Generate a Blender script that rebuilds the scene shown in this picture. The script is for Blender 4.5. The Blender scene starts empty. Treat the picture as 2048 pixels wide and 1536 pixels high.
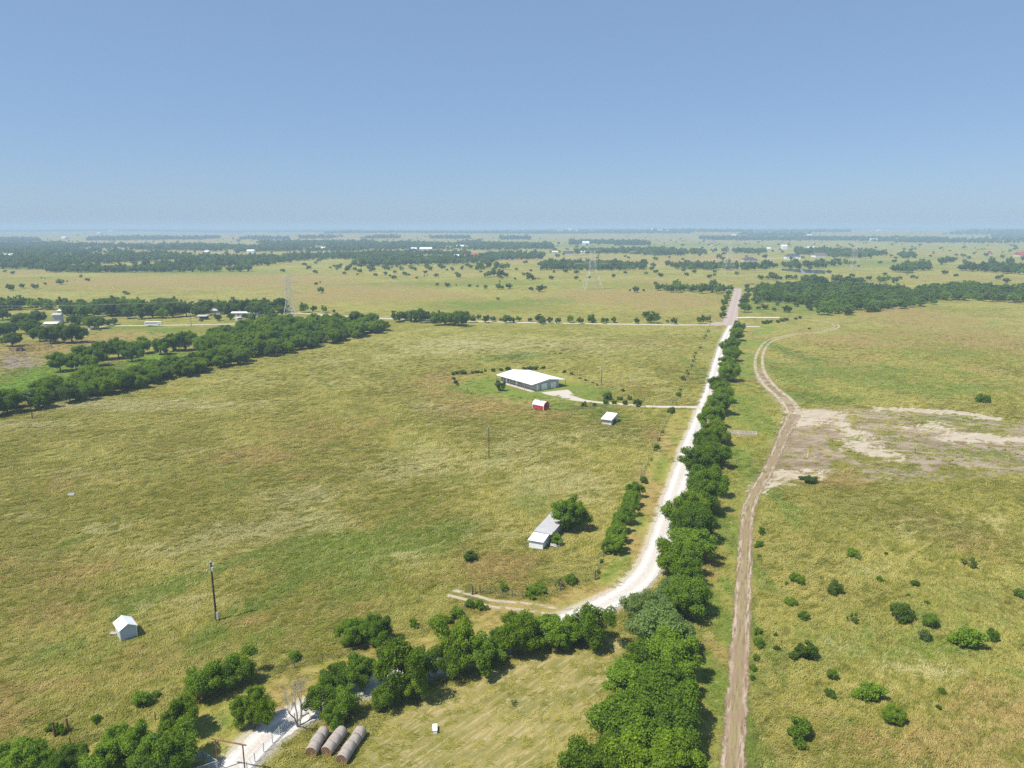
import bpy, bmesh, math, random
import numpy as np

# ------------------------------------------------------------------ camera, sky, sun, exposure
SC = bpy.context.scene
COL = SC.collection
CAM_H, FPX, PITCH = 60.0, 1422.0, math.radians(12.4)
cd = bpy.data.cameras.new('camera'); cam = bpy.data.objects.new('camera', cd); COL.objects.link(cam)
cd.sensor_width = 36.0; cd.lens = 36.0 * FPX / 2048.0; cd.clip_start = 0.5; cd.clip_end = 60000.0
cam.location = (0, 0, CAM_H); cam.rotation_euler = (math.radians(90) - PITCH, 0, 0)
SC.camera = cam

SUN_DIR = (-5.0, -2.9, 9.7)                      # towards the sun
_l = math.sqrt(sum(v * v for v in SUN_DIR)); SUN_DIR = tuple(v / _l for v in SUN_DIR)
SUN_EL = math.asin(SUN_DIR[2]); SUN_AZ = math.atan2(SUN_DIR[0], SUN_DIR[1])
w = bpy.data.worlds.new('World'); SC.world = w; w.use_nodes = True
wn = w.node_tree.nodes; wl = w.node_tree.links
sky = wn.new('ShaderNodeTexSky'); sky.sky_type = 'NISHITA'; sky.sun_disc = False
sky.sun_elevation = SUN_EL; sky.sun_rotation = SUN_AZ
sky.altitude = 0; sky.air_density = 0.8; sky.dust_density = 0.6; sky.ozone_density = 4.0
bg = wn['Background']; bg.inputs[1].default_value = 0.10
veil = wn.new('ShaderNodeMix'); veil.data_type = 'RGBA'; veil.inputs[0].default_value = 0.60      # even high haze over the whole summer sky
wl.new(sky.outputs[0], veil.inputs[6]); veil.inputs[7].default_value = (1.86, 2.92, 4.58, 1)
wl.new(veil.outputs[2], bg.inputs[0])

sd = bpy.data.lights.new('sun', 'SUN'); sd.energy = 4.6; sd.angle = math.radians(0.53); sd.color = (1.0, 0.95, 0.86)
sun = bpy.data.objects.new('sun', sd); COL.objects.link(sun)
sun.rotation_euler = (math.radians(90) - SUN_EL, 0, math.pi - SUN_AZ)
sun.location = (-50, -29, 97)

SC.render.engine = 'CYCLES'
vs = SC.view_settings
vs.view_transform = 'Standard'; vs.look = 'None'; vs.exposure = 0.5; vs.gamma = 1.0; vs.use_curve_mapping = False
cy = SC.cycles
cy.max_bounces = 5; cy.diffuse_bounces = 2; cy.glossy_bounces = 2; cy.transmission_bounces = 3
cy.volume_bounces = 1; cy.transparent_max_bounces = 8
cy.use_denoising = False; cy.use_adaptive_sampling = False

# ------------------------------------------------------------------ survey: read positions off the photograph onto the terrain
CP, SP = math.cos(PITCH), math.sin(PITCH)

def sstep(a, b, v):
    t = np.clip((np.asarray(v, float) - a) / (b - a), 0, 1)
    return t * t * (3 - 2 * t)

def hz(x, y):
    """terrain height: flat pasture near by, long low swells beyond two kilometres"""
    x = np.asarray(x, float); y = np.asarray(y, float)
    s = sstep(2300, 5600, y)
    z = s * (13 + 7 * np.sin(x * .0010 + 1.3) + 5 * np.sin(x * .0026 + y * .0008))
    z = z + 27 * np.exp(-((x - 2900) / 1500) ** 2 - ((y - 5600) / 1000) ** 2)
    z = z + sstep(6500, 11500, y) * (14 + 5 * np.sin(x * .0007) + 3 * np.sin(x * .0023 + 2))
    return z

def G(px, py, z=0.0):
    """photograph pixel -> point at height z above the terrain"""
    dx = (px - 1024) / FPX; dy = (py - 768) / FPX
    dY = CP - dy * SP; dZ = -SP - dy * CP
    t = (z - CAM_H) / dZ if dZ < -1e-4 else 1e6
    if dY * t > 2200:
        ts = np.geomspace(1500, 15000, 700)
        gap = CAM_H + dZ * ts - z - hz(dx * ts, dY * ts)
        k = np.argmax(gap < 0) if (gap < 0).any() else len(ts) - 1
        t = ts[k]
    return (dx * t, dY * t, z + float(hz(dx * t, dY * t)))

def mpp(p):
    """metres per photograph pixel at a point"""
    return (p[1] * CP - (p[2] - CAM_H) * SP) / FPX

def G2(px, py):
    p = G(px, py); return (p[0], p[1])

# ------------------------------------------------------------------ small tools
def tag(o, label=None, cat=None, group=None, kind=None):
    if label: o['label'] = label
    if cat: o['category'] = cat
    if group: o['group'] = group
    if kind: o['kind'] = kind
    return o

def empty(name, loc, rz=0.0, label=None, cat=None, group=None):
    o = bpy.data.objects.new(name, None); COL.objects.link(o)
    o.location = loc; o.rotation_euler = (0, 0, rz); o.empty_display_size = 0.3
    return tag(o, label, cat, group)

class MB:
    """collects boxes, beams and faces; build() links them as one mesh object"""
    def __init__(s): s.v = []; s.f = []
    def add(s, vs_, fs):
        n = len(s.v); s.v += [tuple(p) for p in vs_]; s.f += [tuple(i + n for i in f) for f in fs]; return s
    def box(s, x0, x1, y0, y1, z0, z1):
        return s.add([(x0,y0,z0),(x1,y0,z0),(x1,y1,z0),(x0,y1,z0),(x0,y0,z1),(x1,y0,z1),(x1,y1,z1),(x0,y1,z1)],
                     [(3,2,1,0),(4,5,6,7),(0,1,5,4),(1,2,6,5),(2,3,7,6),(3,0,4,7)])
    def beam(s, p, q, r0, r1=None, n=4, cap=True):
        r1 = r0 if r1 is None else r1
        p = np.array(p, float); q = np.array(q, float); d = q - p; L = np.linalg.norm(d)
        if L < 1e-6: return s
        d /= L; a = np.cross(d, (0,0,1)) if abs(d[2]) < .95 else np.cross(d, (1,0,0)); a /= np.linalg.norm(a); b = np.cross(d, a)
        ang = [2*math.pi*(k+.5)/n for k in range(n)]
        vv = [p + r0*(math.cos(t)*a + math.sin(t)*b) for t in ang] + [q + r1*(math.cos(t)*a + math.sin(t)*b) for t in ang]
        ff = [(k, (k+1) % n, n+(k+1) % n, n+k) for k in range(n)]
        if cap: ff += [tuple(range(n))[::-1], tuple(range(n, 2*n))]
        return s.add(vv, ff)
    def slab(s, quad, th):
        """thin solid plate from four top points, thickness straight down"""
        t = [tuple(p) for p in quad]; b = [(p[0], p[1], p[2]-th) for p in t]
        return s.add(t + b, [(0,1,2,3),(7,6,5,4),(0,4,5,1),(1,5,6,2),(2,6,7,3),(3,7,4,0)])
    def build(s, name, mat, parent=None, smooth=False):
        me = bpy.data.meshes.new(name); me.from_pydata(s.v, [], s.f); me.update()
        bm = bmesh.new(); bm.from_mesh(me); bmesh.ops.recalc_face_normals(bm, faces=bm.faces); bm.to_mesh(me); bm.free()
        if smooth: me.shade_smooth()
        return link(name, me, mat, parent)

def link(name, me, mat, parent=None):
    o = bpy.data.objects.new(name, me); COL.objects.link(o)
    if mat and not me.materials: me.materials.append(mat)
    if parent: o.parent = parent
    return o

def np_mesh(name, v, f, attrs=None):
    """fast mesh from numpy: v (n,3), f (m,k) with one k"""
    v = np.asarray(v, np.float32); f = np.asarray(f, np.int32); m, k = f.shape
    me = bpy.data.meshes.new(name)
    me.vertices.add(len(v)); me.vertices.foreach_set('co', v.ravel())
    me.loops.add(m * k); me.loops.foreach_set('vertex_index', f.ravel())
    me.polygons.add(m); me.polygons.foreach_set('loop_start', np.arange(0, m*k, k, dtype=np.int32))
    for an, (dom, arr) in (attrs or {}).items():
        me.attributes.new(an, 'FLOAT', dom).data.foreach_set('value', np.asarray(arr, np.float32))
    me.update(calc_edges=True); me.validate()
    return me

def copy_tree(o, parent=None):
    c = o.copy(); COL.objects.link(c); c.parent = parent
    for ch in o.children: copy_tree(ch, c)
    return c

# ------------------------------------------------------------------ materials
class NT:
    def __init__(s, mat): s.t = mat.node_tree; s.n = s.t.nodes; s.l = s.t.links
    def sock(s, node, i, v):
        if hasattr(v, 'is_linked') or isinstance(v, bpy.types.NodeSocket): s.l.new(v, node.inputs[i])
        elif v is not None: node.inputs[i].default_value = v
    def new(s, typ, ins=None, **props):
        nd = s.n.new(typ)
        for k, v in props.items(): setattr(nd, k, v)
        for i, v in (ins or {}).items(): s.sock(nd, i, v)
        return nd
    def math(s, op, a, b=None, clamp=False):
        nd = s.n.new('ShaderNodeMath'); nd.operation = op; nd.use_clamp = clamp
        s.sock(nd, 0, a); s.sock(nd, 1, b); return nd.outputs[0]
    def noise(s, vec, scale, detail=3, rough=.5, dist=0.0):
        nd = s.new('ShaderNodeTexNoise', {'Vector': vec, 'Scale': scale, 'Detail': detail, 'Roughness': rough, 'Distortion': dist})
        return nd.outputs[0]
    def ramp(s, v, a, b):
        nd = s.new('ShaderNodeMapRange', {0: v, 1: a, 2: b, 3: 0.0, 4: 1.0}, interpolation_type='SMOOTHSTEP'); return nd.outputs[0]
    def mix(s, f, a, b):
        nd = s.n.new('ShaderNodeMix'); nd.data_type = 'RGBA'
        s.sock(nd, 0, f); s.sock(nd, 6, a if not isinstance(a, tuple) else (*a[:3], 1)); s.sock(nd, 7, b if not isinstance(b, tuple) else (*b[:3], 1))
        return nd.outputs[2]
    def attr(s, name):
        nd = s.new('ShaderNodeAttribute'); nd.attribute_name = name; return nd.outputs['Fac']
    def pos(s, sx=1, sy=1, sz=1, rz=0.0):
        g = s.new('ShaderNodeNewGeometry'); m = s.new('ShaderNodeMapping', {0: g.outputs['Position']})
        m.vector_type = 'TEXTURE'; m.inputs['Scale'].default_value = (1/sx, 1/sy, 1/sz); m.inputs['Rotation'].default_value = (0, 0, rz); return m.outputs[0]
    def obj(s):
        return s.new('ShaderNodeTexCoord').outputs['Object']

def mat_base(name):
    m = bpy.data.materials.new(name); m.use_nodes = True
    nt = NT(m); p = nt.n['Principled BSDF']; p.inputs['Specular IOR Level'].default_value = 0.2
    return m, nt, p

def mat_plain(name, col, rough=.7, var=.15, scale=1.5, metal=0.0, spec=.3, ribs=None, dirt=None):
    """painted / weathered surface: colour, blotches, fine bump, optional rib relief along an axis"""
    m, nt, p = mat_base(name)
    c = nt.obj()
    n1 = nt.noise(c, scale, 5, .6); n2 = nt.noise(c, scale * 7, 3, .6)
    f = nt.math('ADD', nt.math('MULTIPLY', n1, .7), nt.math('MULTIPLY', n2, .3))
    dk = tuple(v * (1 - var * 1.6) for v in col); lt = tuple(min(1, v * (1 + var)) for v in col)
    out = nt.mix(nt.ramp(f, .3, .7), dk, lt)
    if dirt: out = nt.mix(nt.math('MULTIPLY', nt.ramp(n1, .5, .75), .7), out, dirt)
    nt.sock(p, 'Base Color', out); p.inputs['Roughness'].default_value = rough
    p.inputs['Metallic'].default_value = metal; p.inputs['Specular IOR Level'].default_value = spec
    h = nt.math('MULTIPLY', n2, .25)
    if ribs:
        sx = nt.new('ShaderNodeSeparateXYZ', {0: c}).outputs[ribs[0]]
        wv = nt.math('SINE', nt.math('MULTIPLY', sx, 2 * math.pi / ribs[1]))
        h = nt.math('ADD', h, nt.math('POWER', nt.math('ABSOLUTE', wv), 6.0))
    b = nt.new('ShaderNodeBump', {'Height': h, 'Strength': .6, 'Distance': .02}); nt.sock(p, 'Normal', b.outputs[0])
    return m

M = {}
def leaf_mat(name, dark, mid, light):
    m, nt, p = mat_base(name); nt.n.remove(p)
    rnd = nt.new('ShaderNodeObjectInfo').outputs['Random']
    v = nt.math('ADD', nt.math('MULTIPLY', nt.attr('tint'), .75), nt.math('MULTIPLY', nt.math('SUBTRACT', rnd, .5), .45))
    c = nt.mix(nt.ramp(v, .0, .42), dark, mid); c = nt.mix(nt.ramp(v, .42, .95), c, light)
    d = nt.new('ShaderNodeBsdfDiffuse', {0: c}); t = nt.new('ShaderNodeBsdfTranslucent', {0: nt.mix(.5, c, (light[0]*1.3, light[1]*1.25, light[2]*.7))})
    b = nt.new('ShaderNodeMixShader', {0: .36, 1: d.outputs[0], 2: t.outputs[0]})
    nt.l.new(b.outputs[0], nt.n['Material Output'].inputs[0]); return m

M['leaf'] = leaf_mat('leaf_mid', (.066,.115,.017), (.150,.245,.026), (.275,.400,.046))
M['leaf_bright'] = leaf_mat('leaf_bright', (.075,.125,.016), (.165,.255,.022), (.300,.410,.040))
M['leaf_dark'] = leaf_mat('leaf_dark', (.056,.094,.018), (.118,.182,.030), (.208,.298,.054))
M['leaf_pale'] = leaf_mat('leaf_pale', (.080,.125,.030), (.165,.240,.066), (.310,.400,.155))
M['bark'] = mat_plain('bark', (.16,.125,.09), .9, .35, 3.0)
M['deadwood'] = mat_plain('deadwood', (.36,.31,.27), .9, .25, 3.0)
M['white_metal'] = mat_plain('white_metal_roof', (.86,.87,.87), .42, .05, .25, spec=.4, ribs=(1, .6))
M['roof_cream'] = mat_plain('cream_metal_roof', (.74,.70,.64), .5, .06, .4, spec=.4, ribs=(1, .45))
M['grey_wall'] = mat_plain('grey_metal_siding', (.40,.385,.36), .55, .06, .5, ribs=(0, .4))
M['gable_wall'] = mat_plain('grey_gable_siding', (.42,.43,.45), .55, .06, .5, ribs=(1, .4))
M['white_paint'] = mat_plain('white_paint', (.80,.80,.79), .55, .05, 1.0)
M['dark_trim'] = mat_plain('dark_trim', (.07,.065,.06), .6, .1, 1.0)
M['post_grey'] = mat_plain('post_grey', (.30,.30,.30), .5, .08, 1.0)
M['glass'] = mat_plain('window_glass', (.03,.035,.045), .08, .05, 1.0, spec=.8)
M['concrete'] = mat_plain('concrete', (.50,.43,.36), .85, .10, .6)
M['brick_base'] = mat_plain('brick_base', (.40,.30,.24), .85, .15, 1.5)
M['red_paint'] = mat_plain('red_barn_siding', (.46,.035,.028), .6, .12, .8, ribs=(0, .25))
M['barn_roof'] = mat_plain('barn_roof_sheet', (.60,.63,.64), .5, .08, .8, ribs=(0, .35))
M['beige_wall'] = mat_plain('beige_siding', (.60,.56,.48), .65, .06, .8, ribs=(0, .4))
M['tin_wall'] = mat_plain('weathered_tin_wall', (.56,.56,.55), .5, .12, 1.2, ribs=(0, .25), dirt=(.42,.38,.34))
M['tin_roof'] = mat_plain('weathered_tin_roof', (.47,.46,.46), .45, .08, .7, ribs=(1, .3), dirt=(.50,.46,.42))
M['white_tin'] = mat_plain('white_tin_sheet', (.78,.80,.83), .45, .06, 1.0, ribs=(0, .3))
M['shed_side'] = mat_plain('pale_blue_tin_wall', (.50,.56,.62), .5, .12, 1.4, ribs=(0, .25), dirt=(.36,.38,.40))
M['pole_wood'] = mat_plain('creosote_pole', (.055,.042,.034), .85, .2, 2.0)
M['fence_wood'] = mat_plain('weathered_fence_wood', (.16,.12,.09), .9, .25, 4.0)
M['galv'] = mat_plain('galvanised_steel', (.52,.52,.50), .45, .10, .6, metal=.2)
M['pylon'] = mat_plain('galvanised_lattice', (.60,.59,.55), .6, .10, .2)
M['insulator'] = mat_plain('grey_porcelain', (.55,.57,.60), .3, .05, 3.0)
M['yellow'] = mat_plain('yellow_plastic', (.75,.58,.05), .5, .05, 2.0)
M['rust'] = mat_plain('rusty_pipe', (.22,.10,.065), .8, .25, 4.0)
M['gate_blue'] = mat_plain('blue_grey_gate_pipe', (.30,.36,.42), .5, .12, 3.0)
M['wire'] = mat_plain('line_wire', (.35,.35,.34), .5, .05, 1.0)
M['dark_roof'] = mat_plain('dark_shingles', (.065,.065,.085), .85, .12, .8)
M['brown_roof'] = mat_plain('brown_shingles', (.17,.12,.10), .85, .12, .8)
M['red_roof'] = mat_plain('red_metal_roof', (.36,.06,.045), .6, .1, .5)
M['stone_wall'] = mat_plain('pale_house_wall', (.58,.52,.45), .8, .08, .8)
M['rubber'] = mat_plain('rubber', (.025,.025,.027), .8, .1, 2.0)
M['machine_red'] = mat_plain('faded_machine_paint', (.24,.07,.04), .7, .25, 2.0)

def hay_mats():
    m, nt, p = mat_base('net_wrapped_hay'); c = nt.obj()
    n = nt.noise(c, 1.6, 6, .65); n2 = nt.noise(c, 22, 3, .7)
    col = nt.mix(nt.ramp(n, .32, .7), (.27,.23,.20), (.46,.405,.36)); col = nt.mix(nt.ramp(n2, .45, .8), col, (.47,.41,.34))
    nt.sock(p, 'Base Color', col); p.inputs['Roughness'].default_value = .95
    b = nt.new('ShaderNodeBump', {'Height': nt.math('ADD', n2, n), 'Strength': .8, 'Distance': .04}); nt.sock(p, 'Normal', b.outputs[0])
    m2, nt, p = mat_base('hay_end'); c = nt.obj()
    sx = nt.new('ShaderNodeSeparateXYZ', {0: c}); r = nt.math('SQRT', nt.math('ADD', nt.math('POWER', sx.outputs[0], 2.0), nt.math('POWER', sx.outputs[2], 2.0)))
    ring = nt.math('SINE', nt.math('ADD', nt.math('MULTIPLY', r, 34.0), nt.math('MULTIPLY', nt.noise(c, 4, 4), 9.0)))
    n = nt.noise(c, 9, 5, .7)
    col = nt.mix(nt.ramp(n, .35, .65), (.12,.062,.035), (.36,.22,.10)); col = nt.mix(nt.math('MULTIPLY', nt.ramp(ring, -.2, 1), .5), col, (.42,.29,.15))
    nt.sock(p, 'Base Color', col); p.inputs['Roughness'].default_value = 1
    b = nt.new('ShaderNodeBump', {'Height': nt.math('ADD', n, ring), 'Strength': 1, 'Distance': .05}); nt.sock(p, 'Normal', b.outputs[0])
    return m, m2
M['hay'], M['hay_end'] = hay_mats()

# ------------------------------------------------------------------ ground: one sheet, cover masks by place, relief and grain by noise
def axis(fine0, fine1, step, growth, far0, far1):
    mid = list(np.arange(fine0, fine1 + step/2, step)); up = []; d = step; v = mid[-1]
    while v < far1: d *= growth; v += d; up.append(v)
    dn = []; d = step; v = mid[0]
    while v > far0: d *= growth; v -= d; dn.append(v)
    return np.array(dn[::-1] + mid + up)
XS = axis(-120, 175, 1.0, 1.05, -15500, 15500)
YS = axis(60, 330, 1.0, 1.028, -400, 15500)
GX, GY = np.meshgrid(XS, YS); gx = GX.ravel(); gy = GY.ravel()

def blobs(lst):
    """soft patches given as (px, py, half width px, half height px, weight)"""
    out = np.zeros_like(gx)
    for px, py, rx, ry, a in lst:
        p = G(px, py); r1 = rx * mpp(p)
        q0, q1 = G(px, py + ry), G(px, max(py - ry, 461)); r2 = max(.5 * abs(q1[1] - q0[1]), 1.0)
        d = ((gx - p[0]) / r1) ** 2 + ((gy - p[1]) / r2) ** 2
        out += a * np.exp(-np.clip(d, 0, 40))
    return out

def seg_dist(pts, closed=False):
    d = np.full(gx.shape, 1e9); n = len(pts)
    for i in range(n if closed else n - 1):
        ax, ay = pts[i]; bx, by = pts[(i + 1) % n]; ex, ey = bx - ax, by - ay; L = ex*ex + ey*ey + 1e-9
        t = np.clip(((gx - ax) * ex + (gy - ay) * ey) / L, 0, 1)
        d = np.minimum(d, np.hypot(gx - ax - t*ex, gy - ay - t*ey))
    return d

def inside(pts, x, y):
    r = np.zeros(np.shape(x), bool); n = len(pts)
    for i in range(n):
        ax, ay = pts[i]; bx, by = pts[(i + 1) % n]
        c = ((ay > y) != (by > y)) & (x < (bx - ax) * (y - ay) / (by - ay + 1e-12) + ax); r ^= c
    return r

def zone(px_pts):
    """signed distance to a patch outline, positive inside"""
    pts = [G2(*p) for p in px_pts]; d = seg_dist(pts, True)
    return np.where(inside(pts, gx, gy), d, -d)

def spline(pts, step=2.0):
    """smooth polyline through points, resampled"""
    P = np.array(pts, float); out = []
    E = np.vstack([2*P[0]-P[1], P, 2*P[-1]-P[-2]])
    for i in range(1, len(E) - 2):
        a, b, c, d = E[i-1], E[i], E[i+1], E[i+2]; n = max(2, int(np.hypot(*(c - b)) / step))
        for k in range(n):
            t = k / n
            out.append(.5 * ((2*b) + (c-a)*t + (2*a-5*b+4*c-d)*t*t + (3*b-a-3*c+d)*t**3))
    out.append(P[-1]); return [tuple(p) for p in out]

PX_ROAD = [(1467,645),(1450,680),(1437,720),(1425,765),(1409,812),(1396,850),(1377,900),(1362,950),(1345,1000),(1331,1050),(1314,1100),(1291,1147),(1252,1183),(1203,1212),(1150,1235),(1100,1255),(1020,1282),(940,1307),(870,1332),(750,1367),(680,1392),(615,1422),(565,1450),(520,1485),(480,1525),(425,1580),(360,1660)]
ROAD = spline([G2(*p) for p in PX_ROAD], 1.5)
TRACK = spline([G2(*p) for p in [(1450,1640),(1462,1536),(1470,1450),(1476,1350),(1482,1250),(1488,1150),(1491,1080),(1497,1020),(1510,985),(1533,945),(1555,900),(1572,860),(1588,828)]], 1.5)
TRACK2 = spline([G2(*p) for p in [(1588,828),(1572,800),(1538,770),(1519,738),(1521,705),(1540,682),(1590,669),(1640,664),(1672,655),(1664,646),(1622,640),(1560,635)]], 1.5)
DRIVE = spline([G2(*p) for p in [(1402,815),(1370,814),(1300,813),(1240,808),(1185,803.5),(1150,798),(1127,790),(1108,782)]], 1.0)
CROSS = spline([G2(*p) for p in [(1446,649.5),(1380,650),(1200,647.5),(1000,644),(850,640),(740,635.5),(690,632),(640,628.5),(590,626),(540,624.5)]], 3.0)
FARMDR = spline([G2(*p) for p in [(655,629),(625,634),(588,640),(545,645.5),(470,648),(390,649.5),(300,651),(225,652),(185,657),(165,664)]], 3.0)
PAVED = spline([G2(*p) for p in [(1458,651),(1461,640),(1466,620),(1471,600),(1474.5,586),(1476.5,577)]], 3.0)
TWOTRK = spline([G2(*p) for p in [(1200,1222),(1150,1226),(1100,1221),(1040,1212),(985,1207),(940,1195),(900,1185)]], 1.0)

LUSH = [(740,1085,140,32,.85),(880,1060,75,22,.8),(640,1130,130,30,.5),(330,1170,60,20,.5),(250,1200,60,16,.8),(1075,1010,60,25,.3),
        (960,775,80,22,.65),(1080,795,110,18,.6),(1170,785,60,22,.7),(1220,835,40,20,.7),(1010,715,60,7,.9),(1090,706,50,6,.6),
        (330,722,60,14,1.9),(60,765,80,36,1.9),(100,742,50,12,1.2),(10,790,50,30,1.7),(380,660,130,6,.8),(250,655,60,4,.8),(60,640,80,10,.7),
        (660,642,50,6,.6),(260,540,240,5,.6),(420,545,150,3,.5),(760,570,120,5,.6),(960,610,110,9,.8),(1100,600,70,6,.7),
        (1570,612,70,12,1.1),(1690,618,40,6,.9),(1500,615,10,25,.7),(1460,1420,22,140,1.2),(1450,1250,18,90,.8),(1470,1080,16,80,.9),(1500,940,18,80,.9),
        (1545,690,20,40,.8),(1600,790,40,12,.8),(1640,800,70,8,.7),(1760,745,200,22,.55),(1860,700,120,14,.4),(1900,780,120,14,.5),(1900,840,110,10,.6),(1950,905,110,22,.55),(1760,880,90,14,.5),
        (1750,950,120,16,.45),(1640,1050,120,30,.35),(1850,1200,150,50,.35),(1750,1300,200,70,.35),(1500,1450,14,100,.8),(1506,1250,10,120,.6),(1700,1500,200,30,.35),(2000,1500,100,60,.45),
        (1050,480,900,6,.25),(1150,492,160,3,.6),(1450,490,150,4,.5),(1600,530,120,6,.6),(1750,525,80,8,.6),(1900,515,150,8,.3),(1000,567,250,5,.45),(1350,575,120,4,.4),
        (1520,720,26,60,.5),(1500,830,24,40,.5),(1395,740,14,80,.5),(1350,900,12,90,.6),(1325,1000,10,60,.5),(1260,1130,14,40,.35),(440,1440,60,18,.5),(770,1170,130,30,.3),(600,1200,150,40,.35),(560,1280,200,50,.4),(150,1310,150,40,.3),(150,1420,120,25,.3),(950,1170,60,20,.2)]
DRY = [(880,770,60,35,.7),(960,815,90,18,.7),(1110,830,50,8,.6),(1010,800,60,10,.4),(640,860,160,40,.35),(1180,690,150,10,.3),(1230,765,70,12,.45),(1320,690,60,20,.2),
       (1300,600,140,22,.85),(1180,590,150,12,.5),(700,585,150,22,.8),(400,565,200,14,.8),(200,560,150,12,.5),(560,560,120,10,.7),(850,590,120,8,.7),(60,545,90,6,.7),
       (1120,520,170,5,.9),(1350,522,120,6,.8),(1460,515,80,6,.8),(950,545,300,6,.45),(1350,560,160,5,.6),(1900,555,200,6,.5),(1850,508,80,4,.7),(1960,522,60,6,.6),
       (90,695,90,10,1.0),(210,680,60,14,.7),(30,712,50,8,.9),(300,672,90,8,.5),(430,690,60,8,.3),
       (1700,680,110,18,.8),(1850,640,160,22,.7),(1980,680,120,20,.6),(1650,720,90,18,.5),(1580,650,60,8,.25),(1950,740,90,12,.4),(1790,620,60,10,.7),(1680,960,80,12,.7),
       (2000,1400,90,70,.55),(1900,1480,120,50,.45),(1650,1100,90,40,.25),(1560,1500,60,30,.4),(1950,1080,110,40,.25),(1600,1180,60,20,.3),(1430,1150,16,60,.45),(1480,660,40,20,.4),(1490,700,20,30,.4),(1440,1300,14,60,.3),(1430,1000,14,60,.35),
       (1180,1180,60,24,.45),(1270,1080,20,40,.4),(1290,960,18,60,.4),(1310,870,24,20,.5),(1000,1130,80,24,.5),(920,1100,60,20,.3),(1060,1120,60,12,.4),(850,1160,60,16,.4),
       (120,1130,150,40,.35),(300,1310,150,40,.35),(80,1240,90,40,.35),(500,1240,60,14,.6),(100,1370,110,30,.35),(0,1440,60,40,.6),(700,1215,90,20,.3),(200,960,150,40,.2),(560,920,150,30,.2),
       (250,480,300,8,.7),(700,475,300,6,.6),(400,468,400,4,.6),(1800,475,200,6,.35),(1200,478,300,6,.35),(1500,480,200,6,.35),(290,503,60,3,1.0),(460,506,80,3,.8)]
PALE = [(250,810,300,12,1.0),(60,850,110,10,.8),(550,760,160,10,.5),(820,930,110,40,.55),(600,990,90,24,.8),(480,1060,120,28,.75),(660,1040,110,24,.6),(330,1100,120,18,.55),(210,1060,60,24,.6),(60,1030,60,18,.5),
        (1050,930,160,60,.5),(1180,980,80,40,.45),(1150,690,250,25,.5),(900,690,130,20,.5),(1300,760,80,30,.35),(1250,870,90,20,.45),(1080,870,130,20,.35),(1000,1060,80,30,.35),(380,1200,140,22,.5),(300,1240,90,12,.4),(820,1120,50,20,.5),
        (1780,1330,70,20,.45),(1680,1290,60,20,.4),(1880,1340,70,18,.5),(1860,1060,130,24,.45),(1750,1140,90,20,.3),(1960,1040,120,20,.35),(880,820,100,24,.5),(720,720,160,18,.4),(150,950,120,20,.4),(430,900,200,30,.3)]
bare_big = zone([(1505,985),(1540,915),(1562,850),(1580,822),(1645,812),(1800,818),(1950,832),(2100,850),(2100,945),(1900,962),(1750,966),(1640,960),(1560,972)])
bare_solid = np.maximum.reduce([zone(z) for z in (
    [(1820,854),(1850,846),(1885,844),(1905,858),(1990,868),(2090,880),(2090,888),(1960,884),(1905,886),(1880,876),(1900,866)],
    [(1672,882),(1722,878),(1810,908),(1782,922),(1712,906)], [(1578,820),(1652,814),(1700,830),(1650,846),(1572,856)],
    [(1504,988),(1528,945),(1556,938),(1640,942),(1655,952),(1575,958),(1540,975)], [(1650,835),(1700,850),(1755,880),(1725,885),(1680,862)],
    [(1740,812),(1900,818),(2010,836),(2000,842),(1890,828),(1740,820)])])
bare_boost = np.maximum(sstep(-3, 6, zone([(1498,992),(1520,955),(1545,885),(1572,828),(1645,812),(1680,835),(1660,900),(1640,950),(1560,972)])), sstep(-2, 3, zone([(1512,740),(1530,735),(1550,768),(1605,812),(1600,830),(1570,822),(1530,785),(1508,760)])))
bare_big = np.maximum(bare_big, bare_boost*12 - 6)
mown = zone([(690,1560),(742,1462),(860,1385),(1000,1330),(1130,1285),(1290,1258),(1300,1285),(1240,1370),(1180,1450),(1080,1560)])
verge_s = zone([(60,1530),(230,1472),(420,1402),(600,1335),(760,1290),(890,1258),(990,1205),(1100,1195),(1185,1160),(1230,1180),(1200,1212),(1020,1282),(750,1367),(560,1450),(430,1540),(250,1560)])
vergeL = zone([(1196,1160),(1215,1105),(1295,930),(1345,818),(1396,818),(1377,900),(1345,1000),(1314,1100),(1285,1145),(1235,1190)])
vergeR = zone([(1465,655),(1560,645),(1525,690),(1500,760),(1555,800),(1548,880),(1500,980),(1470,1150),(1450,1350),(1430,1560),(1380,1560),(1400,1300),(1440,1000),(1455,850),(1470,720)])
yard = zone([(912,752),(985,742),(1060,738),(1135,748),(1185,772),(1210,800),(1110,822),(1040,814),(960,792),(920,775)])
clearing = zone([(255,735),(270,722),(320,708),(385,706),(392,714),(340,728),(290,742)])
plowed = zone([(0,712),(60,712),(92,722),(70,735),(0,738)])
d_road = seg_dist(ROAD)

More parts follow.
